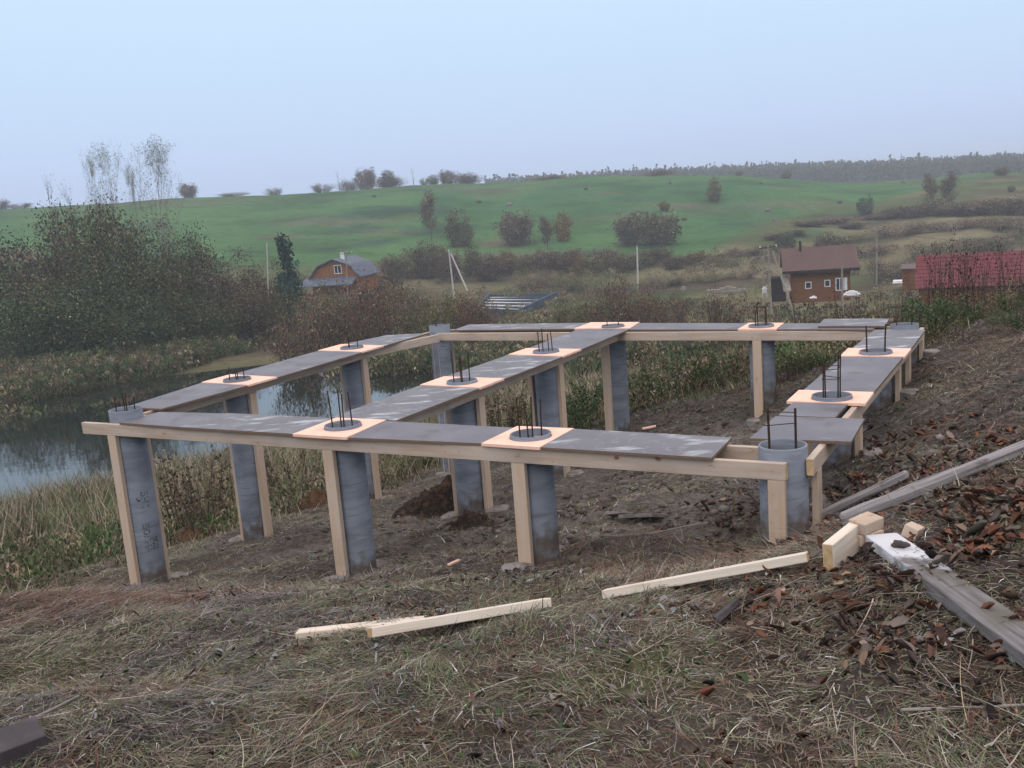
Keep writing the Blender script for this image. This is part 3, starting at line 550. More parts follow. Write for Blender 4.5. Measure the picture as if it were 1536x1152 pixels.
# ------------------------------------------------------------------ ground cover
def blades(P, D, L, Wd, up, curl, c, name, m, label, cat, segs=2):
    """P root points, D horizontal unit directions, up = rise per length, curl = droop"""
    n = len(P); side = np.stack([-D[:, 1], D[:, 0], np.zeros(n)], 1); V = []
    jt = rng.normal(0, .25, (n, 3)); jt[:, 2] *= .2; side = side+jt; side /= np.linalg.norm(side, axis=1)[:, None]
    D3 = np.concatenate([D, np.zeros((n, 1))], 1); Z = np.array([0, 0, 1.])
    sb = rng.normal(0, .18, n)
    for i in range(segs+1):
        t = i/segs; ctr = P+D3*(L*t*np.sqrt(np.clip(1-up**2, .02, 1)))[:, None]+Z*(L*(up*t-curl*t*t))[:, None]+side*(L*sb*t*t)[:, None]
        ww = (Wd*(1-.75*t) if i < segs else Wd*.12)/2
        V += [ctr-side*ww[:, None], ctr+side*ww[:, None]]
    V = np.stack(V, 1).reshape(-1, 3); b = np.arange(n)*(2*(segs+1)); F = np.concatenate([np.stack([b+2*i, b+2*i+1, b+2*i+3, b+2*i+2], 1) for i in range(segs)])
    cc = np.repeat(c, 2*(segs+1), 0)
    o = obj(name, mesh(name, V, F, m, col=cc)); return tag(o, label, cat, None, 'stuff')
def pick(n, cols, wts, var=.2):
    cols = np.array(cols); w_ = np.array(wts, float); w_ /= w_.sum(); c = cols[rng.choice(len(cols), n, p=w_)]; return np.clip(c*(1+rng.normal(0, var, (n, 1)))*(1+rng.normal(0, .05, (n, 3))), .004, 1)
def scatter(n, r0, r1, a0=-31, a1=31, keep=None, power=1.4):
    """positions in the wedge the picture shows; density falls with distance"""
    u = rng.random(n*3); r = (r0**(2-power)+u*(r1**(2-power)-r0**(2-power)))**(1/(2-power)); a = np.radians(rng.uniform(a0, a1, n*3)); x = r*np.sin(a); y = r*np.cos(a)
    if keep is not None:
        k = keep(x, y) > rng.random(n*3); x, y = x[k], y[k]
    return x[:n], y[:n]
def deck_st(x, y): return (x-O0[0])*E1[0]+(y-O0[1])*E1[1], (x-O0[0])*E2[0]+(y-O0[1])*E2[1]
def mudmask(x, y): s_, t_ = deck_st(x, y); return np.exp(-((s_-3.2)/3.5)**4-((t_-2.9)/3.3)**4)
def straw_keep(x, y): return np.clip(1.0-mudmask(x, y)*(.95+fbm(x*1.5, y*1.5, 88)*1.2)+.16, .22, 1)*np.clip(.75+fbm(x*1.1, y*1.1, 12)*1.5, .25, 1)
def dirs(n, x, y):
    f = fbm(x*.7, y*.7, 91)*9; a = f+rng.normal(0, .9, n); return np.stack([np.cos(a), np.sin(a)], 1)
STRAWC = [(.20, .165, .13), (.285, .25, .21), (.10, .078, .066), (.42, .40, .38), (.12, .135, .07), (.12, .06, .045), (.17, .165, .11)]
def straw_cols(x, y):
    n = len(x); a = pick(n, STRAWC, [4, 2.4, 4, 1.0, 4, 1.0, 3.2], .35); b = pick(n, [(.13, .075, .055), (.19, .15, .125), (.08, .055, .047), (.16, .09, .06)], [3, 2, 3, 1.5], .35); c = pick(n, [(.30, .28, .26), (.10, .09, .09), (.17, .15, .14), (.055, .045, .045)], [1, 2, 2.5, 2.5], .3)
    m = fbm(x*.9+7, y*.9, 103)+.5*fbm(x*5, y*5, 104) > rng.normal(.12, .12, n); a[m] = b[m]; m = fbm(x*1.3, y*1.3+9, 105)+.5*fbm(x*6, y*6, 106) > rng.normal(.20, .10, n); a[m] = c[m]; return a
x, y = scatter(400000, 2.2, 15, keep=straw_keep, power=1.25); n = len(x)
blades(np.stack([x, y, ground(x, y)+rng.uniform(-.01, .02, n)], 1), dirs(n, x, y), rng.gamma(3, .0155, n)+.015, rng.uniform(.0015, .004, n)*(1+np.hypot(x, y)*.06), rng.uniform(-.05, .45, n), rng.uniform(.1, .4, n), straw_cols(x, y), 'mown_grass', M_straw, 'flattened dry cut grass and straw covering the foreground', 'dry grass')
x, y = scatter(70000, 6.5, 17, -31, 31, keep=lambda x, y: np.clip(1.05-mudmask(x, y)*(.8+fbm(x*1.5, y*1.5, 89)*1.4), .25, 1)*np.clip(.7+fbm(x*1.2, y*1.2, 13)*1.6, .2, 1), power=.9); n = len(x)
blades(np.stack([x, y, ground(x, y)+rng.uniform(0, .02, n)], 1), dirs(n, x, y), rng.gamma(3, .022, n)+.02, rng.uniform(.003, .007, n), rng.uniform(-.05, .5, n), rng.uniform(.1, .4, n), straw_cols(x, y)*1.12, 'flattened_straw', M_straw, 'flattened straw and dead grass on the soil around the piles and the right bank', 'dry grass')
x, y = scatter(5500, 2.2, 14, keep=straw_keep, power=1.25); n = len(x)
blades(np.stack([x, y, ground(x, y)+rng.uniform(0, .03, n)], 1), dirs(n, x, y), rng.uniform(.08, .32, n), rng.uniform(.0025, .005, n), rng.uniform(-.02, .2, n), rng.uniform(0, .15, n), pick(n, [(.34, .30, .25), (.22, .18, .13), (.13, .065, .045)], [2, 3, 2.5], .25), 'dry_stalks', M_straw, 'long pale and reddish stalks scattered over the cut grass', 'stalks', 4)
x, y = scatter(34000, 2.2, 14, keep=lambda x, y: np.clip(fbm(x*.9, y*.9, 55)*3+.12, .04, 1)*(1-mudmask(x, y)*.8), power=1.2); n = len(x)
blades(np.stack([x, y, ground(x, y)], 1), dirs(n, x, y), rng.uniform(.03, .12, n), rng.uniform(.002, .0045, n), rng.uniform(.15, .8, n), rng.uniform(.1, .5, n), pick(n, [(.08, .12, .05), (.13, .16, .075), (.19, .20, .12)], [1.5, 2, 3], .25), 'green_grass', M_straw, 'small tufts of living grass among the straw', 'grass', 3)
# dead leaves: curled little quads
def leaves(x, y, size, c, name, label, cat, lift=.02, curl=.5):
    n = len(x); z = ground(x, y)+rng.uniform(.0, lift, n); a = rng.uniform(0, 2*PI, n); tilt = rng.normal(0, .45, (n, 2))
    ux = np.stack([np.cos(a), np.sin(a), tilt[:, 0]], 1)*size[:, None]; uy = np.stack([-np.sin(a), np.cos(a), tilt[:, 1]], 1)*(size*rng.uniform(.22, .5, n))[:, None]; P = np.stack([x, y, z], 1); Z = np.array([0, 0, 1.])
    V = []; cz = (size*rng.uniform(.1, curl, n))[:, None]*Z
    for i, u in enumerate((-.5, -.2, .2, .5)):
        wv_ = (.25, 1, .85, .15)[i]
        for v in (-.5, 0, .5): V.append(P+ux*u+uy*v*wv_+cz*(abs(v)*2*wv_+.5*(u*2)**2)+rng.normal(0, .05, (n, 3))*size[:, None])
    V = np.stack(V, 1).reshape(-1, 3); b = np.arange(n)*12; F = np.concatenate([np.stack([b+3*i+j, b+3*i+j+1, b+3*i+j+4, b+3*i+j+3], 1) for i in range(3) for j in range(2)])
    return tag(obj(name, mesh(name, V, F, M_leaf, col=np.repeat(c, 12, 0), smooth=True)), label, cat, None, 'stuff')
def rightbank(x, y):
    pr, d = proj(np.stack([x, y, ground(x, y)], 1)); px_, py_ = pr[:, 0], pr[:, 1]
    return np.clip((px_-1000)/450, 0, 1)*np.clip((py_-600)/120, 0, 1)*np.clip(1.0-(py_-850)/200, .10, 1)*np.clip(.35+fbm(x*2, y*2, 66)*2.5, 0.05, 1)
x, y = scatter(7500, 2.2, 9, 0, 31, keep=rightbank, power=1.2); n = len(x)
leaves(x, y, rng.uniform(.02, .08, n)*rng.uniform(.5, 1.1, n), pick(n, [(.15, .065, .04), (.20, .09, .055), (.085, .045, .035), (.24, .17, .12), (.16, .13, .11), (.06, .045, .04)], [2.5, 1.2, 3, 1.2, 2.2, 2.5], .25), 'brown_leaves', 'curled rust brown dead leaves strewn over the right bank', 'dead leaves', .03, .5)
x, y = scatter(5000, 2.2, 9, keep=lambda x, y: np.clip(fbm(x*1.6, y*1.6, 76)*3-.3, 0.03, 1)*(1-mudmask(x, y)), power=1.2); n = len(x)
leaves(x, y, rng.uniform(.015, .045, n), pick(n, [(.13, .07, .05), (.30, .31, .33), (.07, .055, .05), (.18, .17, .165)], [2.5, 1, 4, 1.6], .25), 'leaf_litter', 'scattered grey and brown leaf scraps in the cut grass', 'dead leaves')
x, y = scatter(900, 2.4, 12, power=1.2, keep=lambda x, y: np.clip(.25+fbm(x*2, y*2, 86)*2.5, 0, 1)); n = len(x)
leaves(x, y, rng.uniform(.015, .04, n), pick(n, [(.06, .11, .05), (.09, .14, .05)], [1, 1], .25), 'weed_leaves', 'small green weed leaves between the straw', 'weeds')
# upright little red-brown stubs in front of the front piles
def stubkeep(x, y):
    pr, d = proj(np.stack([x, y, ground(x, y)], 1)); px_, py_ = pr[:, 0], pr[:, 1]
    return np.exp(-((px_-800)/260)**4-((py_-890)/50)**2)+.35*np.exp(-((px_-400)/200)**4-((py_-900)/60)**2)
x, y = scatter(700, 3, 8, keep=stubkeep, power=1.0); n = len(x)
blades(np.stack([x, y, ground(x, y)], 1), dirs(n, x, y), rng.uniform(.06, .16, n), rng.uniform(.003, .007, n), rng.uniform(.8, .99, n), rng.uniform(0, .1, n), pick(n, [(.09, .035, .025), (.14, .06, .04), (.06, .04, .03)], [2, 2, 1], .2), 'weed_stubs', M_straw, 'reddish cut weed stubs standing in front of the front piles', 'weed stubs', 2)
# clods of soil in the worked ground
x, y = scatter(7000, 4, 14, -28, 28, keep=lambda x, y: mudmask(x, y)*np.clip(.15+fbm(x*1.7, y*1.7, 99)*2.6, .02, 1), power=1.0); n = len(x)
ph = (1+5**.5)/2; ico = np.array([(-1, ph, 0), (1, ph, 0), (-1, -ph, 0), (1, -ph, 0), (0, -1, ph), (0, 1, ph), (0, -1, -ph), (0, 1, -ph), (ph, 0, -1), (ph, 0, 1), (-ph, 0, -1), (-ph, 0, 1)])/1.9
icf = np.array([(0, 11, 5), (0, 5, 1), (0, 1, 7), (0, 7, 10), (0, 10, 11), (1, 5, 9), (5, 11, 4), (11, 10, 2), (10, 7, 6), (7, 1, 8), (3, 9, 4), (3, 4, 2), (3, 2, 6), (3, 6, 8), (3, 8, 9), (4, 9, 5), (2, 4, 11), (6, 2, 10), (8, 6, 7), (9, 8, 1)])
sz = rng.gamma(2, .006, n)+.004; V = ico[None]*(sz[:, None, None])*np.array([1.2, 1, .65])*(1+rng.normal(0, .22, (n, 12, 1)))+np.stack([x, y, ground(x, y)+sz*.2], 1)[:, None]
tag(obj('soil_clods', mesh('soil_clods', V.reshape(-1, 3), (icf[None]+np.arange(n)[:, None, None]*12).reshape(-1, 3), M_leaf, col=np.repeat(pick(n, [(.09, .07, .058), (.055, .042, .037), (.15, .13, .115)], [3, 2.5, 2.5], .2), 12, 0))), 'loose clods of dark earth between the piles', 'soil', None, 'stuff')
# tall grass and weeds: slope behind deck and the near pond bank
TALL = [(.31, .26, .19), (.20, .165, .105), (.11, .12, .06), (.08, .10, .05), (.14, .09, .065), (.36, .31, .24)]
def slope_keep(x, y):
    s_, t_ = deck_st(x, y); g = ground(x, y); beyond = np.clip((np.maximum(t_-6.2, -.9-s_+np.clip(-t_, 0, 9)*.7))/1.2, 0, 1)
    return beyond*np.where(g > WATER-.15, 1, 0)*np.clip(.5+fbm(x*.5, y*.5, 33)*1.8, .12, 1)
x, y = scatter(80000, 9, 62, -31, 29, keep=slope_keep, power=1.5); n = len(x); r_ = np.hypot(x, y)
patch = fbm(x*.33, y*.33, 37); cg = pick(n, TALL, [3, 3, 2, 2, 1, 1], .2); gm = (patch+.0 > rng.normal(.08, .14, n)); cg[gm] = pick(int(gm.sum()), [(.05, .10, .035), (.075, .12, .045), (.12, .13, .06)], [2, 2, 1.4], .2)
hh = rng.uniform(.25, .75, n)*np.clip((r_-9)/8, .25, 1.35)*np.where(gm, .75, 1.35)*np.where(x > 3, .5, np.where((x > -4) & (r_ < 40), .6, 1))
blades(np.stack([x, y, ground(x, y)], 1), dirs(n, x, y), hh, .006+r_*.0007, rng.uniform(.75, .99, n), rng.uniform(.0, .35, n), cg, 'tall_grass', M_straw, 'tall yellowing grass and weeds on the slope down to the pond', 'tall grass', 3)
def bank_keep(x, y):
    g = ground(x, y); r = np.hypot(x, y); return np.where((g > WATER-.1) & (r > 56), 1, 0)*np.clip(.45+fbm(x*.25, y*.25, 35)*2.2, .05, 1)
x, y = scatter(60000, 56, 120, -31, 31, keep=bank_keep, power=2.2 if False else 1.8); n = len(x); r_ = np.hypot(x, y)
patch = fbm(x*.16, y*.16, 39); cg = pick(n, [(.22, .17, .11), (.13, .12, .065), (.28, .23, .16), (.10, .06, .045)], [3, 3, 1.5, 1.2], .2); gm = (patch > rng.normal(.0, .12, n)); cg[gm] = pick(int(gm.sum()), [(.045, .085, .035), (.07, .10, .045), (.11, .12, .055)], [2, 2, 1], .2)
blades(np.stack([x, y, ground(x, y)-.05], 1), dirs(n, x, y), rng.uniform(.4, 1.3, n)*np.clip(1.5-(r_-60)/50, .35, 1.3), .035+r_*.0009, rng.uniform(.7, .99, n), rng.uniform(0, .35, n), cg, 'bank_weeds', M_straw, 'tangled tan and green weeds on the far pond bank and valley meadow', 'weeds', 2)
def clumps(n, keep, r0, r1, hh, ww, nl, ls, cols, wts, name, label, seed):
    """low weed clumps as heaps of leaf sized faces"""
    g = np.random.default_rng(seed); x, y = scatter(n, r0, r1, -31, 31, keep=keep, power=1.6); n = len(x); z = ground(x, y); H = g.uniform(.5, 1, n)*hh; Wc = g.uniform(.6, 1.2, n)*ww
    cc = pick(n, cols, wts, .25); a = g.uniform(0, 2*PI, (n, nl)); t = g.random((n, nl))**.8; rr_ = Wc[:, None]*np.sqrt(g.random((n, nl)))*(1.05-.8*t)
    C = np.stack([x[:, None]+rr_*np.cos(a), y[:, None]+rr_*np.sin(a), z[:, None]+H[:, None]*t], -1).reshape(-1, 3); m = len(C)
    s1 = g.normal(0, 1, (m, 3)); s1[:, 2] += np.sign(s1[:, 2])*.8; s1 /= np.linalg.norm(s1, axis=1)[:, None]; s2 = np.cross(s1, g.normal(0, 1, (m, 3))); s2 /= np.linalg.norm(s2, axis=1)[:, None]; q = g.uniform(.5, 1.3, (m, 1))*ls
    V = np.stack([C-s1*q, C+s2*q*.35, C+s1*q, C-s2*q*.35], 1).reshape(-1, 3); c = np.repeat(cc, nl, 0)*(1+g.normal(0, .25, (m, 1)))
    return tag(obj(name, mesh(name, V, np.arange(m*4).reshape(-1, 4), M_straw, col=np.repeat(np.clip(c, .004, 1), 4, 0))), label, 'weeds', None, 'stuff')
clumps(11000, lambda x, y: np.where((ground(x, y) > WATER-.1) & (np.hypot(x, y) > 55) & (x < 16), 1, 0)*np.clip(1.1+fbm(x*.2, y*.2, 45)*2, .45, 1), 58, 112, 1.7, 1.0, 60, .13, [(.20, .165, .10), (.08, .11, .05), (.13, .13, .065), (.27, .22, .15), (.11, .075, .05), (.05, .09, .05)], [2, 3, 3, 1.5, 1.5, 1.5], 'bank_scrub', 'mixed green and straw coloured weed thickets between the pond and the trees', 51)
clumps(3200, lambda x, y: np.where(np.hypot(x, y) > 70, 1, 0)*np.clip(.3+fbm(x*.05, y*.1, 46)*3, .02, 1)*np.where(x > 0, 1, .3), 70, 215, 1.6, 2.0, 60, .2, [(.18, .145, .09), (.11, .125, .06), (.12, .085, .06), (.25, .21, .13)], [2.5, 3, 2, 2], 'valley_scrub', 'low scrub and rank grass on the valley floor', 52)
clumps(900, lambda x, y: slope_keep(x, y), 10, 45, .5, .4, 100, .033, [(.08, .14, .06), (.12, .15, .07), (.22, .185, .125), (.15, .11, .08), (.28, .24, .17)], [2, 2, 3, 1.2, 1.5], 'slope_weeds', 'leafy weeds on the slope around and behind the deck', 53)
# ------------------------------------------------------------------ trees and bushes
VHW = []
def make_plant(kind, H, W, nleaf, lsize, cols, wts, seed, ntwig=60, trunk_r=.08, bark=None):
    """returns (trunk mesh, crown mesh) for a plant of height H and width W standing at the origin"""
    g = np.random.default_rng(seed); mb = MB(); tips = []
    if kind in ('birch', 'thin', 'tree', 'cone', 'column'):
        top = H*(.97 if kind in ('birch', 'thin', 'cone') else .8); lean = g.normal(0, .02, 2)*H
        P = [np.array([lean[0]*t*t+g.normal(0, .004*H), lean[1]*t*t+g.normal(0, .004*H), top*t]) for t in np.linspace(0, 1, 7)]; P[0][:2] = 0
        mb.tube(P, [trunk_r*(1-.9*t) for t in np.linspace(0, 1, 7)], 6)
        nb = {'birch': 26, 'thin': 12, 'tree': 16, 'cone': 26, 'column': 20}[kind]
        for i in range(nb):
            t = (1-.62*g.random()**1.5 if kind == 'birch' else g.uniform(.15, .97))*.98; base = P[int(t*6)]*(1-(t*6) % 1)+P[min(int(t*6)+1, 6)]*((t*6) % 1); a = g.uniform(0, 2*PI)
            prof = {'birch': .55+.45*math.sin(PI*min(1, t)), 'thin': .6, 'tree': math.sin(PI*min(1, t*.8+.25))**.6, 'cone': 1.05-t, 'column': .9-.4*t}[kind]
            ln = W/2*prof*g.uniform(.7, 1.05); rise = {'birch': 1.5, 'thin': 1.8, 'tree': .7, 'cone': .12, 'column': 1.4}[kind]*ln*g.uniform(.7, 1.2)
            e = base+np.array([math.cos(a)*ln, math.sin(a)*ln, rise]); m_ = (base+e)/2+np.array([0, 0, -.08*ln]); e[2] = min(e[2], H)
            mb.tube([base, m_, e], [trunk_r*.3*(1.1-t), trunk_r*.2*(1.1-t), trunk_r*.06], 4, cap=False); tips += [m_, e, (m_+e)/2]
    else:
        for i in range(34):
            a = g.uniform(0, 2*PI); l = g.uniform(.2, 1)**.6; hh = H*g.uniform(.65, 1.02)*(1-.45*l**2); e = np.array([math.cos(a)*W/2*l, math.sin(a)*W/2*l, hh]); b0 = np.array([math.cos(a), math.sin(a), 0])*W*.30*l*g.uniform(.5, 1.3)
            m_ = b0*.5+e*.5+np.array([0, 0, hh*.12]); mb.tube([b0, m_, e], [trunk_r*.45, trunk_r*.3, trunk_r*.08], 4, cap=False)
            for q in (.12, .3, .5, .7, .85, 1): tips.append(b0*(1-q)+e*q+g.normal(0, .05, 3)*W)
    tips = np.array(tips)
    # twigs: thin strips standing off the tips
    k = g.integers(0, len(tips), ntwig); root = tips[k]; dv = g.normal(0, .5, (ntwig, 3)); dv[:, 2] = np.abs(dv[:, 2])+.7; dv /= np.linalg.norm(dv, axis=1)[:, None]; ln = H*g.uniform(.05, .14, ntwig); e = root+dv*ln[:, None]
    sdv = np.cross(dv, np.array([0, 1., .1])); sdv /= np.linalg.norm(sdv, axis=1)[:, None]; wt = max(.004, lsize*.12)
    V = np.stack([root-sdv*wt, root+sdv*wt, e+sdv*wt*.3, e-sdv*wt*.3], 1).reshape(-1, 3); b = len(mb.v); mb.v += [tuple(v) for v in V]; mb.f += [tuple(b+4*i+j for j in range(4)) for i in range(ntwig)]; mb.m += [0]*ntwig
    tm = mesh('trunk', mb.v, mb.f, bark or M_bark, mb.m)
    allt = np.concatenate([tips, e]); k = g.integers(0, len(allt), nleaf); spread = {'birch': .026, 'thin': .03, 'tree': .11, 'cone': .06, 'column': .07}.get(kind, .062)*max(W, H*.5)
    C = allt[k]+g.normal(0, 1, (nleaf, 3))*spread*np.array([1, 1, .8]); C[:, 2] = np.abs(C[:, 2])
    a = g.normal(0, 1, (nleaf, 3)); a /= np.linalg.norm(a, axis=1)[:, None]; bb = np.cross(a, g.normal(0, 1, (nleaf, 3))); bb /= np.linalg.norm(bb, axis=1)[:, None]; s_ = lsize*g.uniform(.5, 1.3, (nleaf, 1)); a *= s_; bb *= s_*.6
    V = np.stack([C-a, C+bb*.9-a*.1, C+a, C-bb+a*.1], 1).reshape(-1, 3)
    cols = np.array(cols); w_ = np.array(wts, float); w_ /= w_.sum(); cl = g.choice(len(cols), len(allt), p=w_)
    c = cols[np.where(g.random(nleaf) < .75, cl[k], g.choice(len(cols), nleaf, p=w_))]*(1+g.normal(0, .25, (nleaf, 1)))*np.exp(g.normal(0, .45, len(allt)))[k][:, None]; 
    cm = mesh('crown', V, np.arange(nleaf*4).reshape(-1, 4), M_fol, col=np.repeat(np.clip(c, .004, 1), 4, 0))
    VHW.append((float(np.percentile(V[:, 2], 98.5)), 2*float(np.percentile(np.hypot(V[:, 0], V[:, 1]), 93))))
    return tm, cm
OL = [(.12, .12, .055), (.08, .10, .05), (.15, .11, .055), (.09, .07, .05)]
BR = [(.12, .085, .068), (.085, .062, .058), (.14, .12, .065), (.16, .085, .05)]
DG = [(.04, .075, .045), (.06, .085, .045), (.085, .095, .05)]
OR = [(.17, .085, .03), (.10, .075, .035), (.13, .10, .04)]
PG = [(.17, .20, .12), (.12, .15, .09), (.19, .17, .10)]
VAR = {
 'thicket1': make_plant('bush', 9, 8, 11000, .115, [(.095, .095, .05), (.06, .075, .042), (.125, .09, .05), (.07, .055, .045)], [3, 3, 2, 1], 11, 900, .12), 'thicket2': make_plant('bush', 9, 7, 11000, .115, [(.085, .062, .055), (.06, .047, .047), (.11, .09, .055), (.12, .065, .045)], [3, 2, 2, 1], 12, 1000, .12), 'thicket3': make_plant('bush', 9, 8, 11000, .115, DG+OL[:1], [3, 3, 2, 2], 13, 800, .12),
 'birch1': make_plant('birch', 14, 4.4, 3400, .055, PG, [2, 2, 1], 14, 420, .15, M_birch), 'birch2': make_plant('birch', 14, 5.2, 4000, .055, PG, [2, 2, 1], 15, 460, .15, M_birch), 'bare': make_plant('thin', 12, 2.2, 120, .08, PG, [1, 1, 1], 16, 140, .10),
 'round1': make_plant('bush', 8, 7, 5000, .20, BR, [3, 2, 2, 1], 17, 400, .16), 'round2': make_plant('bush', 8, 6, 5000, .19, OL, [3, 2, 2, 1], 18, 400, .16), 'orange': make_plant('bush', 8, 6, 5000, .19, OR, [3, 2, 2], 19, 300, .16),
 'column1': make_plant('column', 12, 5, 5000, .15, BR, [3, 2, 2, .5], 20, 400, .14), 'bush1': make_plant('bush', 3, 5, 5000, .075, BR, [3, 2, 2, 1], 21, 220, .08), 'bush2': make_plant('bush', 3, 5, 5000, .075, OL, [3, 2, 3, 1], 22, 200, .08),
 'bush3': make_plant('bush', 3, 5, 5000, .075, OR+BR, [1, 1, 1, 3, 2, 2, 1], 23, 220, .08), 'pine': make_plant('cone', 9, 5, 2600, .22, [(.018, .045, .035), (.03, .06, .045)], [1, 1], 24, 60, .14), 'green': make_plant('bush', 8, 6, 5000, .19, DG, [3, 2, 2], 25, 90, .16)}
VH = {k: VHW[i][0] for i, k in enumerate(VAR)}; VW = {k: VHW[i][1] for i, k in enumerate(VAR)}
def plant(v, px, ytop, dist, wpx, name, label, cat, group=None, ybase=None):
    """v variant; its top is seen at pixel ytop; wpx = width in photo pixels"""
    d = pxdir(px, ytop); x, y = d*dist; z = gz(x, y)
    zt = atdist(px, ytop, dist)[2]; H = zt-z
    if ybase is not None:                         # the base shows: walk out until ground is at that pixel
        q = gp(px, ybase); dist = np.hypot(q[0], q[1]); x, y, z = q; H = atdist(px, ytop, dist)[2]-z
    H = max(H, 1.3); Wd = wpx*dist/FOC
    rt = tag(obj(name, None, None, (x, y, z-.05*H/VH[v]), (0, 0, random.uniform(0, 2*PI))), label, cat, group); sw = Wd/VW[v]; rt.scale = (sw, sw, H/VH[v])
    a, b = VAR[v]; obj('trunk' if cat == 'tree' else 'stems', a, rt); obj('crown' if cat == 'tree' else 'foliage', b, rt); return rt
# left thicket beyond the pond
G1 = 'dense autumn thicket beyond the pond'
L1 = {'thicket1': 'olive leaved tall bush in the thicket beyond the pond at left', 'thicket2': 'brown twiggy tall bush in the thicket beyond the pond at left', 'thicket3': 'dark green tall bush in the thicket beyond the pond at left'}
for v, px_, yt, di, wp in [('thicket1', -60, 360, 84, 150), ('thicket3', 30, 345, 90, 130), ('thicket2', 60, 352, 80, 110), ('thicket1', 125, 298, 86, 120), ('thicket2', 95, 320, 92, 110), ('thicket1', 170, 315, 80, 110), ('thicket2', 215, 330, 88, 110), ('thicket3', 150, 370, 76, 130), ('thicket1', 262, 338, 84, 100), ('thicket2', 300, 372, 82, 90),
                           ('thicket2', 345, 380, 90, 100), ('thicket1', 240, 390, 76, 120), ('thicket3', 20, 400, 74, 130), ('thicket3', 90, 410, 73, 120), ('thicket2', 330, 410, 78, 110), ('thicket2', 395, 392, 92, 80), ('thicket3', 290, 430, 74, 100), ('thicket1', 380, 425, 80, 90), ('thicket2', 435, 420, 95, 70), ('thicket3', 190, 430, 72, 120)]:
    plant(v, px_, yt+(16 if px_ < 330 else 8), di*1.33, wp*1.05, 'tall_bush', L1[v], 'bush', {'thicket1': G1+', olive ones', 'thicket2': G1+', brown ones', 'thicket3': G1+', dark green ones'}[v])
for v, px_, yt, di, wp, lb in [('birch1', 155, 214, 84, 44, 'tall sparse birch above the thicket, leafy top, left of the other leafy one'), ('birch2', 225, 208, 82, 58, 'tallest sparse birch, rightmost above the thicket'), ('birch1', 130, 226, 86, 20, 'slim birch with a kinked bare trunk, left of the leafy pair'), ('bare', 68, 262, 88, 26, 'leafless thin sapling at far left above the thicket'), ('bare', 103, 275, 88, 26, 'leafless thin sapling between far left sapling and the birches'), ('birch2', 195, 246, 90, 26, 'faint thin birch between the two tall leafy ones')]:
    plant(v, px_, yt, di*1.36, wp, 'birch_tree', lb, 'tree')
plant('pine', 424, 358, 120, 40, 'pine_tree', 'dark green pine left of the orange gambrel house', 'tree')
# bushes in the valley nearer than the houses
LB = {'bush1': 'brown twiggy bush in the belt between pond and houses', 'bush2': 'olive bush in the belt between pond and houses', 'bush3': 'reddish brown bush in the belt between pond and houses'}
for v, px_, yt, di, wp in [('bush2', 470, 432, 98, 90), ('bush1', 520, 425, 100, 90), ('bush3', 560, 418, 104, 80), ('bush2', 590, 430, 98, 80), ('bush1', 500, 450, 90, 90), ('bush3', 548, 448, 88, 90), ('bush1', 618, 440, 92, 70), ('bush2', 655, 446, 92, 80), ('bush3', 690, 442, 90, 70), ('bush2', 640, 458, 80, 80), ('bush1', 722, 448, 88, 60), ('bush1', 440, 470, 76, 80), ('bush3', 700, 460, 82, 70),
                           ('bush2', 890, 438, 82, 60), ('bush1', 925, 416, 84, 60), ('bush3', 965, 438, 86, 60), ('bush1', 1005, 444, 88, 60), ('bush1', 910, 448, 78, 80), ('bush3', 960, 452, 78, 70), ('bush2', 850, 456, 76, 50), ('bush1', 1080, 440, 76, 44)]:
    plant(v, px_, yt, di, wp, 'bush', LB[v], 'bush', LB[v].replace('bush', 'bushes', 1))
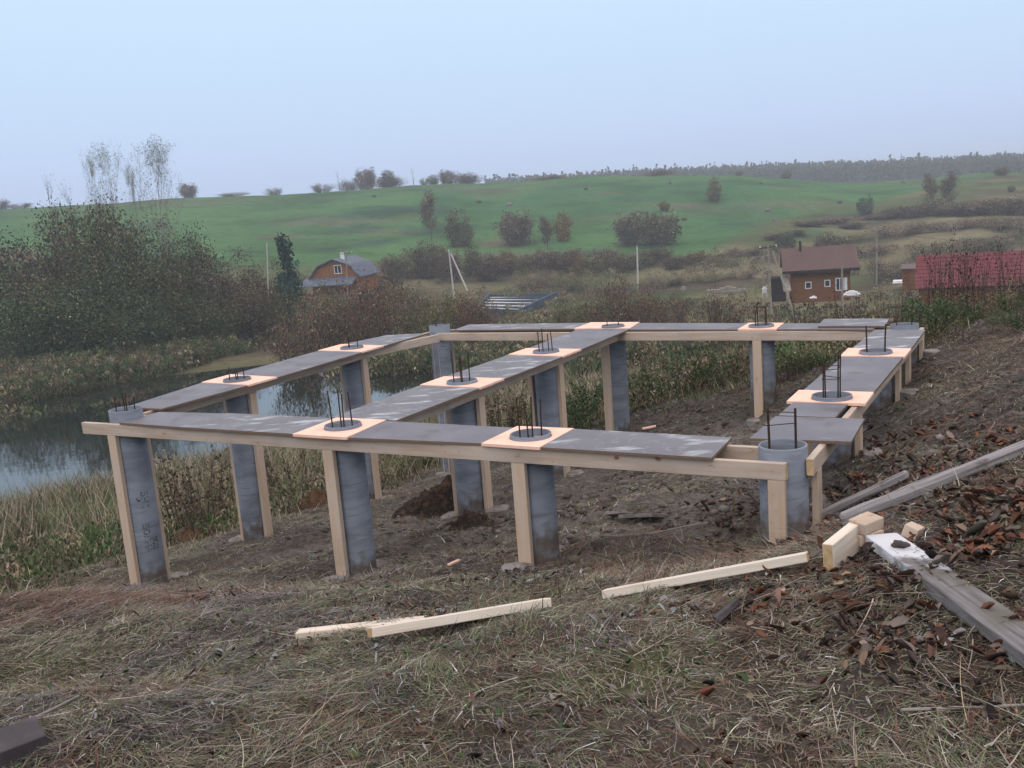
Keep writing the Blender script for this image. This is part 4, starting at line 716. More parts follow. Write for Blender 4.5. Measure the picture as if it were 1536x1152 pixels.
# thickets at the foot of the hill
LH = {'round1': 'dark brown shrub in the hedge below the green hill', 'round2': 'olive shrub in the hedge below the green hill', 'orange': 'orange tinged shrub in the hedge below the green hill', 'bush1': 'low brown scrub clump in the hedge belt below the hill', 'bush2': 'low olive scrub clump in the hedge belt below the hill', 'bush3': 'low rusty scrub clump in the hedge belt below the hill'}
foot = [('round1', 585, 385, 190, 34), ('round2', 612, 375, 195, 40), ('round1', 640, 366, 195, 44), ('orange', 660, 372, 200, 30), ('round1', 672, 380, 190, 40), ('round2', 705, 372, 195, 36), ('round1', 730, 382, 190, 44), ('round1', 757, 388, 195, 36), ('round2', 785, 384, 200, 40), ('orange', 760, 376, 205, 26), ('round1', 815, 376, 200, 40), ('round1', 838, 380, 195, 40), ('orange', 862, 374, 205, 34), ('round2', 885, 382, 195, 40), ('round1', 905, 374, 200, 40), ('round1', 935, 380, 195, 40), ('orange', 868, 388, 190, 22), ('round2', 960, 378, 200, 36), ('round1', 985, 372, 205, 46), ('round1', 1010, 384, 195, 36), ('orange', 1043, 378, 200, 36), ('bush2', 1075, 396, 195, 50),
 ('bush1', 800, 415, 175, 60), ('bush2', 850, 412, 170, 60), ('bush1', 560, 405, 175, 50), ('bush1', 1000, 415, 170, 70), ('bush2', 1060, 414, 172, 60), ('bush1', 1110, 408, 175, 60),
 ('round1', 1165, 352, 230, 36), ('round2', 1188, 346, 235, 40), ('green', 1180, 352, 220, 30), ('round1', 1215, 342, 250, 50), ('round1', 1250, 330, 260, 50), ('round1', 1278, 340, 250, 40), ('round1', 1320, 322, 270, 46), ('round2', 1345, 310, 275, 44), ('round1', 1372, 308, 270, 50), ('round1', 1400, 300, 270, 44), ('round1', 1425, 306, 265, 50), ('round1', 1455, 305, 260, 56), ('round1', 1490, 300, 260, 50), ('round1', 1525, 296, 260, 50), ('bush1', 1350, 335, 235, 80), ('bush1', 1430, 330, 235, 90), ('bush1', 1500, 326, 230, 90), ('bush2', 1270, 356, 230, 80),
 ('bush3', 1210, 372, 200, 60), ('bush1', 1300, 366, 210, 80), ('bush2', 1400, 362, 200, 80), ('bush1', 1480, 356, 200, 80), ('round1', 1240, 352, 210, 36), ('round1', 1560, 330, 220, 60), ('bush1', 1335, 392, 170, 60), ('bush1', 1120, 394, 210, 60), ('bush2', 1150, 380, 215, 50)]
LH['green'] = 'dark green shrub behind the brown roofed log house'
for v, px_, yt, di, wp in foot:
    plant(v, px_, yt, di, wp, 'shrub', LH[v], 'shrub', None if v == 'green' else LH[v].replace('shrub', 'shrubs').replace('clump', 'clumps'))
# single trees on the hill: (variant, x, top, base, width, label)
for v, px_, yt, yb, wp, lb in [('column1', 648, 290, 362, 28, 'tall narrow brown tree on the green slope above the pole with a strut'), ('round2', 691, 318, 370, 40, 'rounded brown tree on the slope, right of the tall narrow one'), ('round1', 776, 320, 368, 54, 'wide purplish brown tree in the middle of the slope'), ('column1', 822, 326, 378, 22, 'narrow brown tree touching the orange one on the slope'), ('orange', 845, 320, 362, 28, 'orange leaved tree in the middle of the slope'),
     ('round1', 945, 322, 368, 46, 'left of two wide dark trees above the lone white pole'), ('round1', 988, 320, 368, 66, 'right of two wide dark trees above the lone white pole'), ('round2', 1071, 268, 303, 24, 'rounded olive tree alone high on the slope'), ('orange', 997, 302, 317, 18, 'small rusty bush alone on the slope left of the lone olive tree'), ('green', 1298, 297, 322, 24, 'dark green round tree alone on the right slope'),
     ('column1', 1396, 262, 318, 20, 'narrow pale brown tree, left of the pair rising above the right scrub'), ('column1', 1423, 260, 318, 24, 'narrow pale brown tree, right of the pair rising above the right scrub'), ('orange', 1503, 251, 263, 18, 'small rusty tree on the ridge at far right'), ('round1', 1517, 279, 288, 10, 'tiny dark bush below the ridge at far right')]:
    plant(v, px_, yt, 300, wp, 'hill_tree', lb, 'tree', ybase=yb)
for v, px_, yt, wp, lb in [('round1', 281, 276, 22, 'round grey tree on the ridge, leftmost beyond the birches'), ('bush2', 410, 282, 22, 'pale bush alone on the ridge above the pine'), ('bush1', 482, 276, 30, 'low bush on the ridge left of the tree row'), ('bare', 506, 255, 8, 'bare spindly tree at the left end of the ridge tree row'), ('bush1', 522, 270, 30, 'low bush at the foot of the bare spindly tree on the ridge'), ('round1', 547, 254, 28, 'densest dark round tree of the ridge row'), ('round2', 582, 257, 26, 'pointed tree rising from a bush on the ridge'), ('bush1', 583, 266, 44, 'wide bush around the pointed ridge tree'),
     ('bare', 618, 250, 12, 'bare spindly tree in the middle of the ridge row'), ('bush2', 636, 267, 14, 'small pale bush right of the middle spindly tree on the ridge'), ('round2', 649, 263, 16, 'small see-through tree on the ridge'), ('round1', 669, 256, 20, 'dark tree next to the big hedge on the ridge'), ('bush1', 690, 259, 40, 'big dark hedge bush at the right end of the ridge row'), ('bush1', 707, 262, 30, 'sloping end of the big hedge on the ridge'), ('bush1', 825, 267, 50, 'long low dark hedge on the skyline'), ('bush1', 990, 255, 38, 'flat dark bush on the skyline left of the far forest'),
     ('bush3', 1108, 257, 12, 'small rusty bush on the skyline before the far forest'), ('round2', 1179, 256, 12, 'small pale tree on the ridge before the far forest'), ('bush1', 30, 305, 30, 'low bush on the ridge at far left'), ('bush1', -5, 300, 30, 'dark bush on the ridge cut by the left frame edge'), ('bush2', 350, 293, 40, 'flat scrub on the ridge below the round grey tree')]:
    # stand them on the skyline
    d = pxdir(px_, 280); t = np.linspace(250, 520, 120); g = ground(d[0]*t, d[1]*t); k = int(np.argmax(g/t)); di = float(t[k])
    plant(v, px_, yt, di, wp*1.15, 'ridge_tree' if v not in ('bush1', 'bush2', 'bush3') else 'ridge_bush', lb, 'tree' if v not in ('bush1', 'bush2', 'bush3') else 'bush')
# boulders in the pasture
for i, (px_, py_, wp, lb) in enumerate([(719, 305, 10, 'dark boulder on the slope, left of the pale one'), (764, 309, 11, 'pale grey boulder with dark underside on the slope'), (879, 285, 8, 'small dark boulder high in the middle of the slope'), (561, 296, 8, 'small grey boulder below the left ridge'), (1260, 305, 9, 'dark boulder on the right slope left of the round green tree'), (1151, 318, 9, 'pale boulder on the slope above the log house'), (1026, 331, 10, 'brown boulder on the slope left of the log house'), (1005, 276, 6, 'tiny dark boulder right of the skyline bush'), (1141, 276, 6, 'tiny grey boulder below the far forest'), (1355, 275, 9, 'grey boulder on the far right pasture'), (1161, 332, 9, 'whitish boulder just below the pale one')]):
    q = gp(px_, py_); s_ = wp*np.hypot(q[0], q[1])/FOC/2; rj = np.random.default_rng(i); V = ico*(1+rj.normal(0, .12, (12, 1)))*s_*np.array([1.05, .8, .62]); mb = MB(); mb.add(V, [tuple(f) for f in icf])
    o = mb.build('boulder', M_stone if i in (1, 5, 10, 9) else M_soilb if i == 6 else M_bark, None, (q[0], q[1], q[2]+s_*.35)); bevel(o, s_*.15, 2); tag(o, lb, 'boulder', 'boulders in the pasture')
# far forest: one mass
g = np.random.default_rng(5); V = []; Cc = []; NF = 5000
aF = g.uniform(math.atan2(*pxdir(740)), math.atan2(*pxdir(1700)), NF); rF = g.uniform(640, 980, NF)
xF = rF*np.sin(aF); yF = rF*np.cos(aF); zF = ground(xF, yF); hF = g.uniform(5, 9, NF)*(1+.35*(g.random(NF) > .93)); wF = g.uniform(2.5, 5, NF)
nq = 22; t_ = g.random((NF, nq)); a_ = g.uniform(0, 2*PI, (NF, nq)); rad_ = wF[:, None]*(1.02-t_)*.6
C = np.stack([xF[:, None]+rad_*np.cos(a_), yF[:, None]+rad_*np.sin(a_), zF[:, None]+hF[:, None]*t_], -1).reshape(-1, 3); n = len(C)
s1 = g.normal(0, 1, (n, 3)); s1 /= np.linalg.norm(s1, axis=1)[:, None]; s2 = np.cross(s1, g.normal(0, 1, (n, 3))); s2 /= np.linalg.norm(s2, axis=1)[:, None]; ls = g.uniform(.7, 1.5, (n, 1))
V = np.stack([C-s1*ls, C+s2*ls*.7, C+s1*ls, C-s2*ls*.7], 1).reshape(-1, 3); c = np.array([(.03, .045, .035), (.05, .05, .035), (.045, .04, .04)])[g.integers(0, 3, NF)]
tag(obj('far_forest', mesh('far_forest', V, np.arange(n*4).reshape(-1, 4), M_fol, col=np.repeat(c, nq*4, 0))), 'long dark line of forest on the horizon behind the hill', 'forest', None, 'stuff')
# tall weeds and brambles near the right end of the deck
def weed(H, nst, nleaf, ls, cols, seed, spread=.25):
    g = np.random.default_rng(seed); mb = MB(); tips = []
    for i in range(nst):
        a = g.uniform(0, 2*PI); b0 = np.array([math.cos(a), math.sin(a), 0])*g.uniform(0, spread); h = H*g.uniform(.6, 1); e = b0*1.6+np.array([g.normal(0, .08)*H, g.normal(0, .08)*H, h]); m_ = (b0+e)/2+g.normal(0, .03, 3)*H
        mb.tube([b0, m_, e], [.009, .006, .0025], 4, cap=False)
        for q in np.linspace(.3, 1, 9):
            p = (b0*(1-q)**2+m_*2*q*(1-q)+e*q*q); tips.append(p); dv = g.normal(0, 1, 3); dv[2] = abs(dv[2]); dv *= .1*H/np.linalg.norm(dv); mb.tube([p, p+dv], [.0025, .001], 3, cap=False); tips.append(p+dv)
    tips = np.array(tips); sm = mesh('stems', mb.v, mb.f, M_bark, mb.m)
    k = g.integers(0, len(tips), nleaf); C = tips[k]+g.normal(0, .03, (nleaf, 3))*H; a = g.normal(0, 1, (nleaf, 3)); a /= np.linalg.norm(a, axis=1)[:, None]; bb = np.cross(a, g.normal(0, 1, (nleaf, 3))); bb /= np.linalg.norm(bb, axis=1)[:, None]; s_ = ls*g.uniform(.5, 1.4, (nleaf, 1))
    V = np.stack([C-a*s_, C+bb*s_*.5, C+a*s_, C-bb*s_*.5], 1).reshape(-1, 3); cols = np.array(cols); c = cols[g.integers(0, len(cols), nleaf)]*(1+g.normal(0, .2, (nleaf, 1)))
    return sm, mesh('leaves', V, np.arange(nleaf*4).reshape(-1, 4), M_fol, col=np.repeat(np.clip(c, .004, 1), 4, 0))
WV = {'dead': weed(1.2, 10, 170, .02, [(.08, .045, .03), (.05, .035, .03)], 31), 'dead2': weed(1.2, 8, 150, .02, [(.08, .045, .03), (.05, .035, .03)], 32, .12), 'green': weed(.9, 14, 1500, .03, [(.06, .11, .05), (.09, .13, .06), (.14, .14, .075)], 33, .4), 'tan': weed(.9, 16, 700, .025, [(.22, .18, .12), (.15, .14, .08), (.11, .075, .055)], 34, .4)}
def weeds(v, px_, yt, di, label, group=None, wid=1.):
    d = pxdir(px_, yt); x, y = d*di; z = gz(x, y); H = atdist(px_, yt, di)[2]-z; h0 = 1.2 if v.startswith('dead') else .9; s_ = max(H/h0, .2)
    rt = tag(obj('weed', None, None, (x, y, z-.02), (0, 0, random.uniform(0, 6))), label, 'weed', group); rt.scale = (s_*wid, s_*wid, s_); a, b = WV[v]; obj('stems', a, rt); obj('leaves', b, rt)
for a in [('dead', 1412, 352, 14.5, 'tall dead weed before the red roof, left one of the tallest pair', None, .6), ('dead2', 1447, 345, 14, 'tall dead weed before the red roof, right one of the tallest pair', None, .7), ('dead', 1500, 375, 13.5, 'dead weed before the right part of the red roof', None, .8), ('dead2', 1475, 400, 15, 'thin dead weed between the tallest weeds and the frame edge', None, .8), ('dead', 1430, 368, 13.8, 'bushy dead weed standing between the tallest pair', None, 1.), ('dead', 1395, 395, 14.2, 'dead weed at the left corner of the red roof', None, .9), ('dead', 1520, 360, 13, 'dead weed at the right frame edge before the red roof', None, 1.), ('dead', 1462, 375, 14.5, 'dead weed just right of the tallest pair', None, .9)]: weeds(*a)
GW = {'green': ('leafy green weed clump on the bank behind the back right corner', 'green weed clumps behind the back right corner'), 'tan': ('tan dry weed clump on the bank behind the back right corner', 'dry weed clumps behind the back right corner'), 'dead': ('dark dead weed among the clumps behind the back edge', 'dark dead weeds behind the back edge')}
for v, px_, yt, di in [('green', 1400, 442, 12.5), ('green', 1432, 450, 12), ('green', 1455, 455, 12.5), ('green', 1375, 470, 12), ('tan', 1480, 452, 12), ('tan', 1500, 440, 13), ('green', 1525, 430, 12), ('tan', 1445, 478, 11), ('tan', 1345, 462, 14), ('tan', 1310, 462, 16), ('green', 1285, 468, 17), ('tan', 1250, 462, 18), ('tan', 1225, 466, 17), ('dead', 1330, 432, 15), ('dead', 1270, 430, 17), ('dead', 1205, 440, 18), ('dead', 1375, 430, 14), ('dead', 1110, 440, 24), ('dead', 1080, 446, 25), ('tan', 1410, 470, 11.5), ('green', 1500, 470, 11.2), ('tan', 1540, 450, 11), ('tan', 1465, 440, 12.6), ('tan', 1515, 425, 12.2), ('green', 1420, 436, 12.4), ('dead', 1535, 400, 12), ('tan', 1490, 462, 11.4), ('dead', 1355, 445, 13), ('green', 1530, 455, 10.6)]:
    weeds(v, px_, yt, di, GW[v][0], GW[v][1])
GU = {'green': ('green weed clump on the slope seen under the deck', 'green weed clumps under and behind the deck'), 'tan': ('dry tan weed clump on the slope seen under the deck', 'dry weed clumps under and behind the deck')}
for v, px_, yt, di in [('green', 1040, 520, 14.5), ('tan', 1010, 510, 15), ('green', 1075, 515, 14), ('tan', 1100, 520, 13.5), ('green', 1200, 520, 12.5), ('green', 1225, 525, 12.5), ('tan', 1180, 530, 12.2), ('green', 990, 540, 14), ('green', 880, 560, 14.5), ('tan', 760, 570, 14.5), ('tan', 730, 585, 15), ('green', 870, 590, 13.4), ('green', 1265, 530, 12), ('tan', 960, 525, 15.5), ('tan', 320, 690, 12.5), ('tan', 270, 670, 14), ('tan', 430, 660, 15), ('tan', 770, 590, 13.6)]:
    weeds(v, px_, yt, di, GU[v][0], GU[v][1])
# ------------------------------------------------------------------ village
def at(px_, di, py_=430): d = pxdir(px_, py_); x, y = d*di; return x, y, gz(x, y)
def hz(px_, py_, di): return atdist(px_, py_, di)[2]
# orange gambrel house, gable towards the viewer (local x across, y away)
di = 150; x, y, z = at(504, di); zb = hz(504, 437, di); ztop = hz(508, 389, di); t = thing('gambrel_house', 'orange timber house with a grey blue gambrel roof', 'house', (x, y, zb), -math.atan2(x, y)-.38); u = FOC/di; Wg = 8.2; hr = ztop-zb; he = hr*.50; Lh = 8.5
mb = MB(); pr_ = [(-Wg/2+.3, -.5), (Wg/2-.3, -.5), (Wg/2-.3, he), (Wg*.30, hr*.80), (0, hr-.15), (-Wg*.30, hr*.80), (-Wg/2+.3, he)]
V = [(a, 0, b) for a, b in pr_]+[(a, Lh, b) for a, b in pr_]; k = len(pr_); mb.add(V, [tuple(range(k))[::-1], tuple(range(k, 2*k))]+[(i, (i+1) % k, k+(i+1) % k, k+i) for i in range(k)]); mb.build('wall', M_orange, t)
ro = [(-Wg/2-.1, he-.5), (-Wg*.31, hr*.80), (0, hr), (Wg*.31, hr*.80), (Wg/2+.1, he-.5)]; mb = MB()
for i in range(4):
    (a, b), (c, d2) = ro[i], ro[i+1]; mb.add([(a, -.6, b), (c, -.6, d2), (c, Lh+.6, d2), (a, Lh+.6, b), (a, -.6, b+.18), (c, -.6, d2+.18), (c, Lh+.6, d2+.18), (a, Lh+.6, b+.18)], [(0, 3, 2, 1), (4, 5, 6, 7), (0, 1, 5, 4), (2, 3, 7, 6), (1, 2, 6, 5), (3, 0, 4, 7)])
rf = mb.build('roof', M_roofg, t); mb = MB(); mb.box(.4, .9, 2, 2.5, hr-.3, hr+.9); mb.build('chimney', M_white, rf)
mb = MB(); mb.add([(-Wg/2-.6, -3, he-1.35), (Wg/2-.4, -3, he-1.35), (Wg/2-.4, -.02, he-.3), (-Wg/2-.6, -.02, he-.3), (-Wg/2-.6, -3, he-1.2), (Wg/2-.4, -3, he-1.2), (Wg/2-.4, -.02, he-.15), (-Wg/2-.6, -.02, he-.15)], [(0, 3, 2, 1), (4, 5, 6, 7), (0, 1, 5, 4), (2, 3, 7, 6), (1, 2, 6, 5), (3, 0, 4, 7)]); mb.build('porch_roof', M_roofg, t)
for a in (-Wg/2-.4, Wg/2-.7): mb = MB(); mb.box(a, a+.15, -2.9, -2.75, -.5, he-1.36); mb.build('porch_post', M_log, t)
def window(parent, x0, x1, z0, z1, yy, sill=False, mull=True):
    mb = MB(); b = .1; mb.box(x0-b, x1+b, yy-.06, yy-.003, z0-b, z0); mb.box(x0-b, x1+b, yy-.06, yy-.003, z1, z1+b); mb.box(x0-b, x0, yy-.06, yy-.003, z0, z1); mb.box(x1, x1+b, yy-.06, yy-.003, z0, z1)
    if mull: mb.box((x0+x1)/2-.04, (x0+x1)/2+.04, yy-.055, yy-.003, z0, z1)
    wf = mb.build('window', M_white, parent); mb = MB(); mb.box(x0, x1, yy-.03, yy-.004, z0, z1); mb.build('pane', M_glass, wf)
window(t, .1, 1.1, he+.35, he+1.45, 0)
mb = MB(); mb.box(-1.6, 1.6, 0, .1, 0, .9); x, y, z = at(447, 128); tag(mb.build('orange_fence', M_orange, None, (x, y, hz(447, 452, 128)), (0, 0, -.1)), 'low orange board fence left of the orange gambrel house', 'fence')
# brown log house, long side towards the viewer
di = 115; x, y, z = at(1232, di, 440); zb = hz(1232, 446, di); t = thing('log_house', 'brown log house with a wide brown metal roof and white windows', 'house', (x, y, zb), -math.atan2(x, y)+.07); u = di/FOC; hw = (446-403)*u; L2 = 46*u; rid = (446-378)*u; Dp = 6.5
mb = MB(); V = [(-L2+.4, 0, -.5), (L2-.5, 0, -.5), (L2-.5, 0, hw), (-L2+.4, 0, hw), (-L2+.4, Dp, -.5), (L2-.5, Dp, -.5), (L2-.5, Dp, hw), (-L2+.4, Dp, hw), (-L2+.4, Dp/2, rid-.1), (L2-.5, Dp/2, rid-.1)]
mb.add(V, [(0, 1, 2, 3), (5, 4, 7, 6), (1, 5, 6, 9, 2), (4, 0, 3, 8, 7), (0, 4, 5, 1)]); mb.build('wall', M_log, t)
mb = MB(); e0, e1_ = -L2-.55, L2+.45
for sgn in (0, 1):
    y0 = -.9 if not sgn else Dp+.9; s2_ = hw-.35; a = [(e0, y0, s2_), (e1_, y0, s2_), (e1_, Dp/2, rid), (e0, Dp/2, rid)]
    mb.add(a+[(p[0], p[1], p[2]+.16) for p in a], [(0, 3, 2, 1), (4, 5, 6, 7), (0, 1, 5, 4), (1, 2, 6, 5), (2, 3, 7, 6), (3, 0, 4, 7)])
rf = mb.build('roof', M_roofb, t)
mb = MB()
for i in range(int((e1_-e0)/.35)): xx = e0+.1+i*.35; mb.add([(xx, -.9, hw-.35+.16), (xx+.05, -.9, hw-.35+.16), (xx+.05, Dp/2, rid+.16), (xx, Dp/2, rid+.16), (xx, -.9, hw-.35+.2), (xx+.05, -.9, hw-.35+.2), (xx+.05, Dp/2, rid+.2), (xx, Dp/2, rid+.2)], [(0, 3, 2, 1), (4, 5, 6, 7), (0, 1, 5, 4), (1, 2, 6, 5), (2, 3, 7, 6), (3, 0, 4, 7)])
mb.build('roof_seams', M_roofb, t)
mb = MB(); mb.box(e0, e1_, -.98, -.92, hw-.5, hw-.18); mb.build('eaves_board', M_darkw, t)
mb = MB(); mb.tube([(-L2+1.6, Dp/2-.6, rid-.5), (-L2+1.6, Dp/2-.6, rid+.95)], .13, 8); mb.build('chimney_pipe', M_darkw, rf)
window(t, -L2+2.0, -L2+2.5, 1.15, 1.75, 0, mull=False); window(t, L2-3.2, L2-2.75, 1.25, 1.85, 0, mull=False)
window(t, L2-2.0, L2-1.3, .75, 2.0, 0); mb = MB(); mb.box(L2-1.15, L2-.85, -.07, -.004, .7, 2.1); mb.build('white_shutter', M_white, t)
mb = MB(); V = [(-L2-.5, -1.4, 1.0), (-L2+.35, -1.4, 1.0), (-L2+.1, .4, 2.7), (-L2-.7, .4, 2.7)]; mb.add(V+[(a, b, c+.07) for a, b, c in V], [(0, 3, 2, 1), (4, 5, 6, 7), (0, 1, 5, 4), (1, 2, 6, 5), (2, 3, 7, 6), (3, 0, 4, 7)]); mb.build('side_awning', M_pgrey, t)
mb = MB(); mb.box(-L2-1.8, -L2-.2, .5, 3.5, -.3, 2.4); mb.build('side_annex', M_darkw, t)
# red roof barn
di = 95; x, y, z = at(1476, di, 430); zb = hz(1476, 437, di); u = di/FOC; t = thing('red_barn', 'long low barn with a corrugated crimson metal roof', 'barn', (x, y, zb), -math.atan2(x, y)+.03); Lr = 86*u; rt_ = (437-388)*u; ev = .55
mb = MB(); mb.box(-Lr+.3, Lr-.3, .3, 5.7, -1, ev+.1); mb.build('wall', M_log, t)
mb = MB(); ncor = 150; xs = np.linspace(-Lr, Lr, ncor*2+1); V = []
for i, xx in enumerate(xs): zz = .035*(1 if i % 2 else 0); V += [(xx, -.2, ev-.1+zz), (xx, 3, rt_+zz), (xx, 6.2, ev-.1+zz)]
F = [(i*3+j, (i+1)*3+j, (i+1)*3+j+1, i*3+j+1) for i in range(len(xs)-1) for j in range(2)]; mb.add(V, F)
for q in range(1, 9): tt = q/9; mb.box(-Lr, Lr, -.2+3.2*tt-.03, -.2+3.2*tt+.03, ev-.1+(rt_-ev+.1)*tt-.02, ev-.1+(rt_-ev+.1)*tt+.055)
rf = mb.build('roof', M_roofr, t)
mb = MB(); mb.add([(-Lr+.3, .3, ev), (-Lr+.3, 5.7, ev), (-Lr+.3, 3, rt_-.1)], [(0, 1, 2)]); mb.add([(Lr-.3, .3, ev), (Lr-.3, 5.7, ev), (Lr-.3, 3, rt_-.1)], [(0, 2, 1)]); mb.build('gable', M_log, t)
# shed left of barn
di = 120; x, y, z = at(1374, di, 430); zb = hz(1374, 432, di); u = di/FOC; t = thing('shed', 'small dark brown shed with a grey door against the red barn', 'shed', (x, y, zb), -math.atan2(x, y))
mb = MB(); mb.box(-1.45, 1.5, 0, 3, -.3, 26*u); mb.build('wall', M_log, t); mb = MB(); V = [(-1.6, -.2, 26*u+.02), (1.6, -.2, 26*u-.1), (1.6, 3.2, 26*u+.2), (-1.6, 3.2, 26*u+.3)]; mb.add(V+[(a, b, c+.12) for a, b, c in V], [(0, 3, 2, 1), (4, 5, 6, 7), (0, 1, 5, 4), (1, 2, 6, 5), (2, 3, 7, 6), (3, 0, 4, 7)]); mb.build('roof', M_roofb, t)
mb = MB(); mb.box(-.1, 1.3, -.06, -.003, 0, 1.5); mb.build('door', M_pgrey, t)
def boxes(name, px_, py_, di, parts, mats, label, cat, group=None):
    x, y, z = at(px_, di, py_); zb = hz(px_, py_, di); u = di/FOC; mb = MB()
    for (a, b, c, d_, e, f) in parts: mb.box(a*u, b*u, c, d_, e*u-.02, f*u)
    o = mb.build(name, mats, None, (x, y, zb), (0, 0, -math.atan2(x, y))); bevel(o, .05); return tag(o, label, cat, group)
boxes('white_sheet', 1351, 427, 125, [(-10, 12, 0, 1.8, 3.5, 5.2), (-11, 10, -.6, 0, 2.0, 3.6), (-9, -8, 0, .1, -1, 3.5), (9, 10, 0, .1, -1, 3.5)], M_white, 'white sheet roof of a low shelter left of the shed', 'shelter')
boxes('water_tank', 1148, 446, 118, [(-4, 3, 0, .7, 6, 13), (-3, 2, .1, .6, 13, 15), (-4, -3, 0, .7, -2, 6), (2, 3, 0, .7, -2, 6)], M_white, 'white tank on legs left of the log house', 'tank')
boxes('tarp', 1277, 444, 112, [(-12, 12, 0, 1, 0, 3), (-8, 9, .1, .9, 3, 5.5), (-4, 5, .2, .8, 5.5, 7)], M_white, 'low pale tarp heap at the right corner of the log house', 'tarp')
boxes('tarp', 1222, 448, 110, [(-7, 3, 0, .7, 0, 2), (-4, 1, .1, .6, 2, 3.5)], M_white, 'tiny white bundle lying before the log house wall', 'tarp')
boxes('timber_stack', 1090, 440, 125, [(-22, 18, 0, 1, 0, 4), (-28, -4, .1, 1.1, 4, 6), (-10, 14, .2, .9, 4, 8), (-2, 8, .3, .8, 8, 10), (16, 28, 0, .8, 0, 5)], M_pgrey, 'heap of pale grey timber and rubble left of the log house', 'timber heap')
boxes('water_butt', 1025, 438, 128, [(-4, 4, 0, .6, 2, 6), (-3, 3, .1, .5, 6, 8), (-3, -2, .1, .5, -1, 2), (2, 3, .1, .5, -1, 2)], M_pgrey, 'small grey cart shape standing in the meadow', 'cart')
# blue formwork frame on the meadow
di = 112; P = [gp(775, 474), gp(836, 450), gp(735, 449), gp(715, 470)]
t = thing('blue_formwork', 'large dark blue rectangular foundation frame on the valley meadow', 'formwork', P[0])
def wallseg(a, b, th, h, nm, m, z0=0.):
    a = np.array(a)-P[0]; b = np.array(b)-P[0]; d = b-a; L = np.hypot(d[0], d[1]); mb = MB(); mb.box(0, L, -th/2, th/2, -.3+z0, h); mb.build(nm, m, t, (a[0], a[1], max(a[2], b[2])), (0, 0, math.atan2(d[1], d[0])))
for i in range(4): wallseg(P[i], P[(i+1) % 4], .3, .75, 'side_wall', M_blue)
for q in (.2, .4, .6, .8): wallseg(P[0]*(1-q)+P[1]*q, P[3]*(1-q)+P[2]*q, .2, .62, 'inner_wall', M_blue)
mb = MB(); V = [tuple((p-P[0])*.97+np.array([0, 0, .45])) for p in P]; mb.add(V, [(0, 1, 2, 3)]); mb.add([(a, b, c-.1) for a, b, c in V], [(3, 2, 1, 0)]); mb.build('slab', M_conc, t)
# poles
def pole(px0, y0, px1, y1, di, r, m, label, strut=None, arm_=False, name='utility_pole'):
    x, y, z = at(px1, di, y1); B = np.array([x, y, hz(px1, y1, di)-.6]); Tp = atdist(px0, y0, di); t = thing(name, label, 'pole', B); mb = MB(); mb.tube([(0, 0, 0), Tp-B], [r, r*.75], 8); mb.build('shaft', m, t)
    if strut: a = atdist(strut[0], strut[1], di-.3); b = atdist(strut[2], strut[3], di-2.0); mb = MB(); mb.tube([b-B, a-B], [r, r*.75], 8); mb.build('strut', m if m is M_conc else M_pgrey, t)
    if arm_:
        mb = MB(); c = Tp-B; mb.tube([c+np.array([-.9, 0, -.25]), c+np.array([.9, 0, -.15])], .05, 6); mb.build('crossarm', M_darkw, t)
        for q in (-.8, 0, .8): mb = MB(); mb.tube([c+np.array([q, 0, -.2]), c+np.array([q, 0, .0])], .06, 6); mb.build('insulator', M_white, t)
    return Tp
tops_ = {}
tops_['a'] = pole(955.5, 369, 957, 432, 165, .17, M_conc, 'lone white concrete pole in the middle of the meadow')
tops_['b'] = pole(673, 374, 681, 442, 150, .15, M_conc, 'pale concrete pole with a slanting strut near the orange house', strut=(676, 380, 701, 436))
tops_['c'] = pole(1152, 368, 1157, 462, 100, .11, M_pgrey, 'grey timber pole with crossarm and long strut left of the log house', strut=(1158, 376, 1198, 492), arm_=True)
tops_['d'] = pole(1146, 372, 1144, 446, 124, .08, M_pgrey, 'thin grey pole just left of the crossarm pole')
tops_['e'] = pole(1315, 345, 1315, 421, 140, .11, M_pgrey, 'faint grey pole between the log house and the red barn')
tops_['f'] = pole(1263, 396, 1264, 480, 92, .12, M_pgrey, 'short grey pole in front of the log house right window')
tops_['g'] = pole(519, 378, 521, 440, 138, .10, M_pgrey, 'thin grey pole in front of the orange gambrel house', arm_=True)
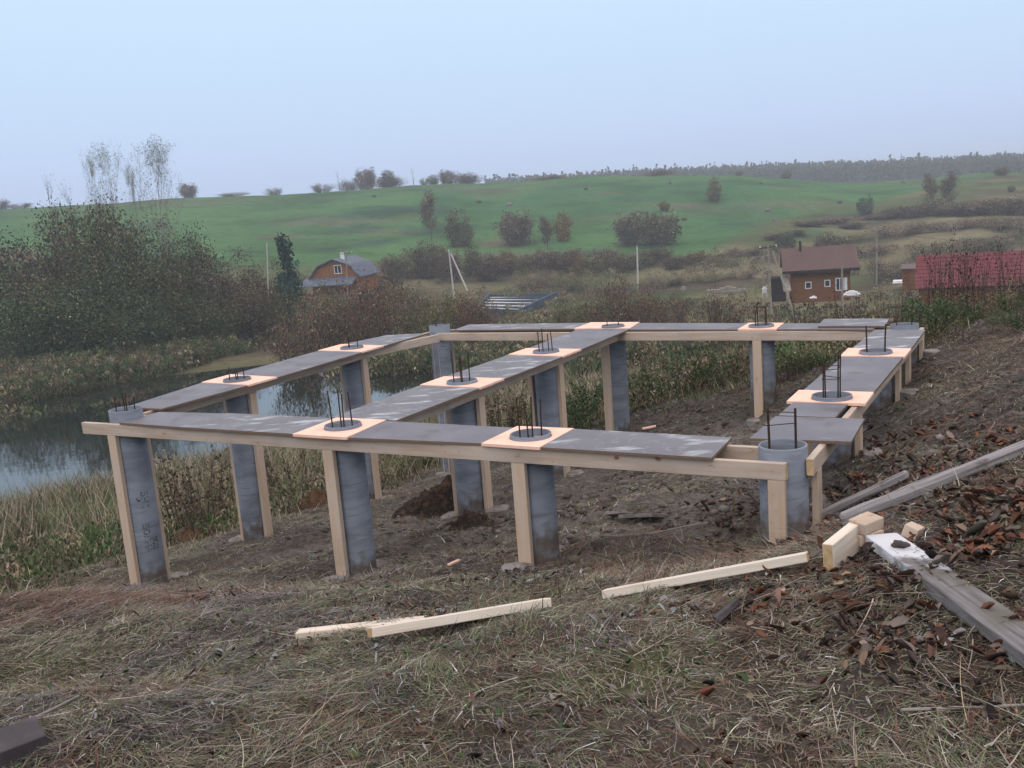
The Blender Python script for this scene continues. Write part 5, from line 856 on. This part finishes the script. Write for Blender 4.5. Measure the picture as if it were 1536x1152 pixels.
tops_['h'] = pole(400, 364, 402, 448, 118, .09, M_conc, 'thin pale pole beside the dark pine')
def wire(a, b, sag, label):
    a = np.array(a); b = np.array(b); P_ = [a*(1-q)+b*q-np.array([0, 0, sag*4*q*(1-q)])-a for q in np.linspace(0, 1, 14)]; mb = MB(); mb.tube(P_, .018, 4); tag(mb.build('overhead_wire', M_wire, None, a), label, 'wire')
wire(tops_['c'], tops_['e'], .8, 'overhead wire from the crossarm pole to the faint pole by the barn')
wire(tops_['e'], atdist(1640, 360, 150), 1, 'overhead wire from the faint pole running out of frame to the right')
wire(tops_['c'], tops_['a'], 1.5, 'overhead wire from the crossarm pole to the lone white pole')
# ------------------------------------------------------------------ haze
mb = MB(); mb.box(-1500, 1500, -1500, 1500, -32, 24); hb = tag(mb.build('haze', None), 'thin bluish autumn haze filling the valley', 'haze', None, 'stuff')
hm = bpy.data.materials.new('haze'); hm.use_nodes = True; nt = hm.node_tree; nt.nodes.clear(); v = nt.nodes.new('ShaderNodeVolumePrincipled'); v.inputs['Color'].default_value = (.86, .94, 1, 1); v.inputs['Density'].default_value = .0007
o_ = nt.nodes.new('ShaderNodeOutputMaterial'); nt.links.new(v.outputs[0], o_.inputs['Volume']); hb.data.materials.clear(); hb.data.materials.append(hm)

# ------------------------------------------------------------------ labels: tell look-alikes apart by their order in the photograph
WORDS = ['leftmost', 'second from left', 'third from left', 'fourth from left', 'fifth from left', 'sixth from left', 'seventh from left', 'eighth from left', 'ninth from left', 'tenth from left', 'eleventh from left', 'twelfth from left', 'thirteenth from left']
bpy.context.view_layer.update()
fam = {}
for o in bpy.data.objects:
    if o.parent is None and o.get('label') and not o.get('kind'): fam.setdefault(o['label'], []).append(o)
for lb, os_ in fam.items():
    if len(os_) < 2: continue
    os_.sort(key=lambda o: proj(np.array([list(o.matrix_world.translation)]))[0][0][0]); n = len(os_)
    for i, o in enumerate(os_):
        w_ = WORDS[i] if i < (n+1)//2 or i == 0 else ('rightmost' if i == n-1 else WORDS[n-1-i].replace('left', 'right'))
        o['label'] = w_+', '+lb
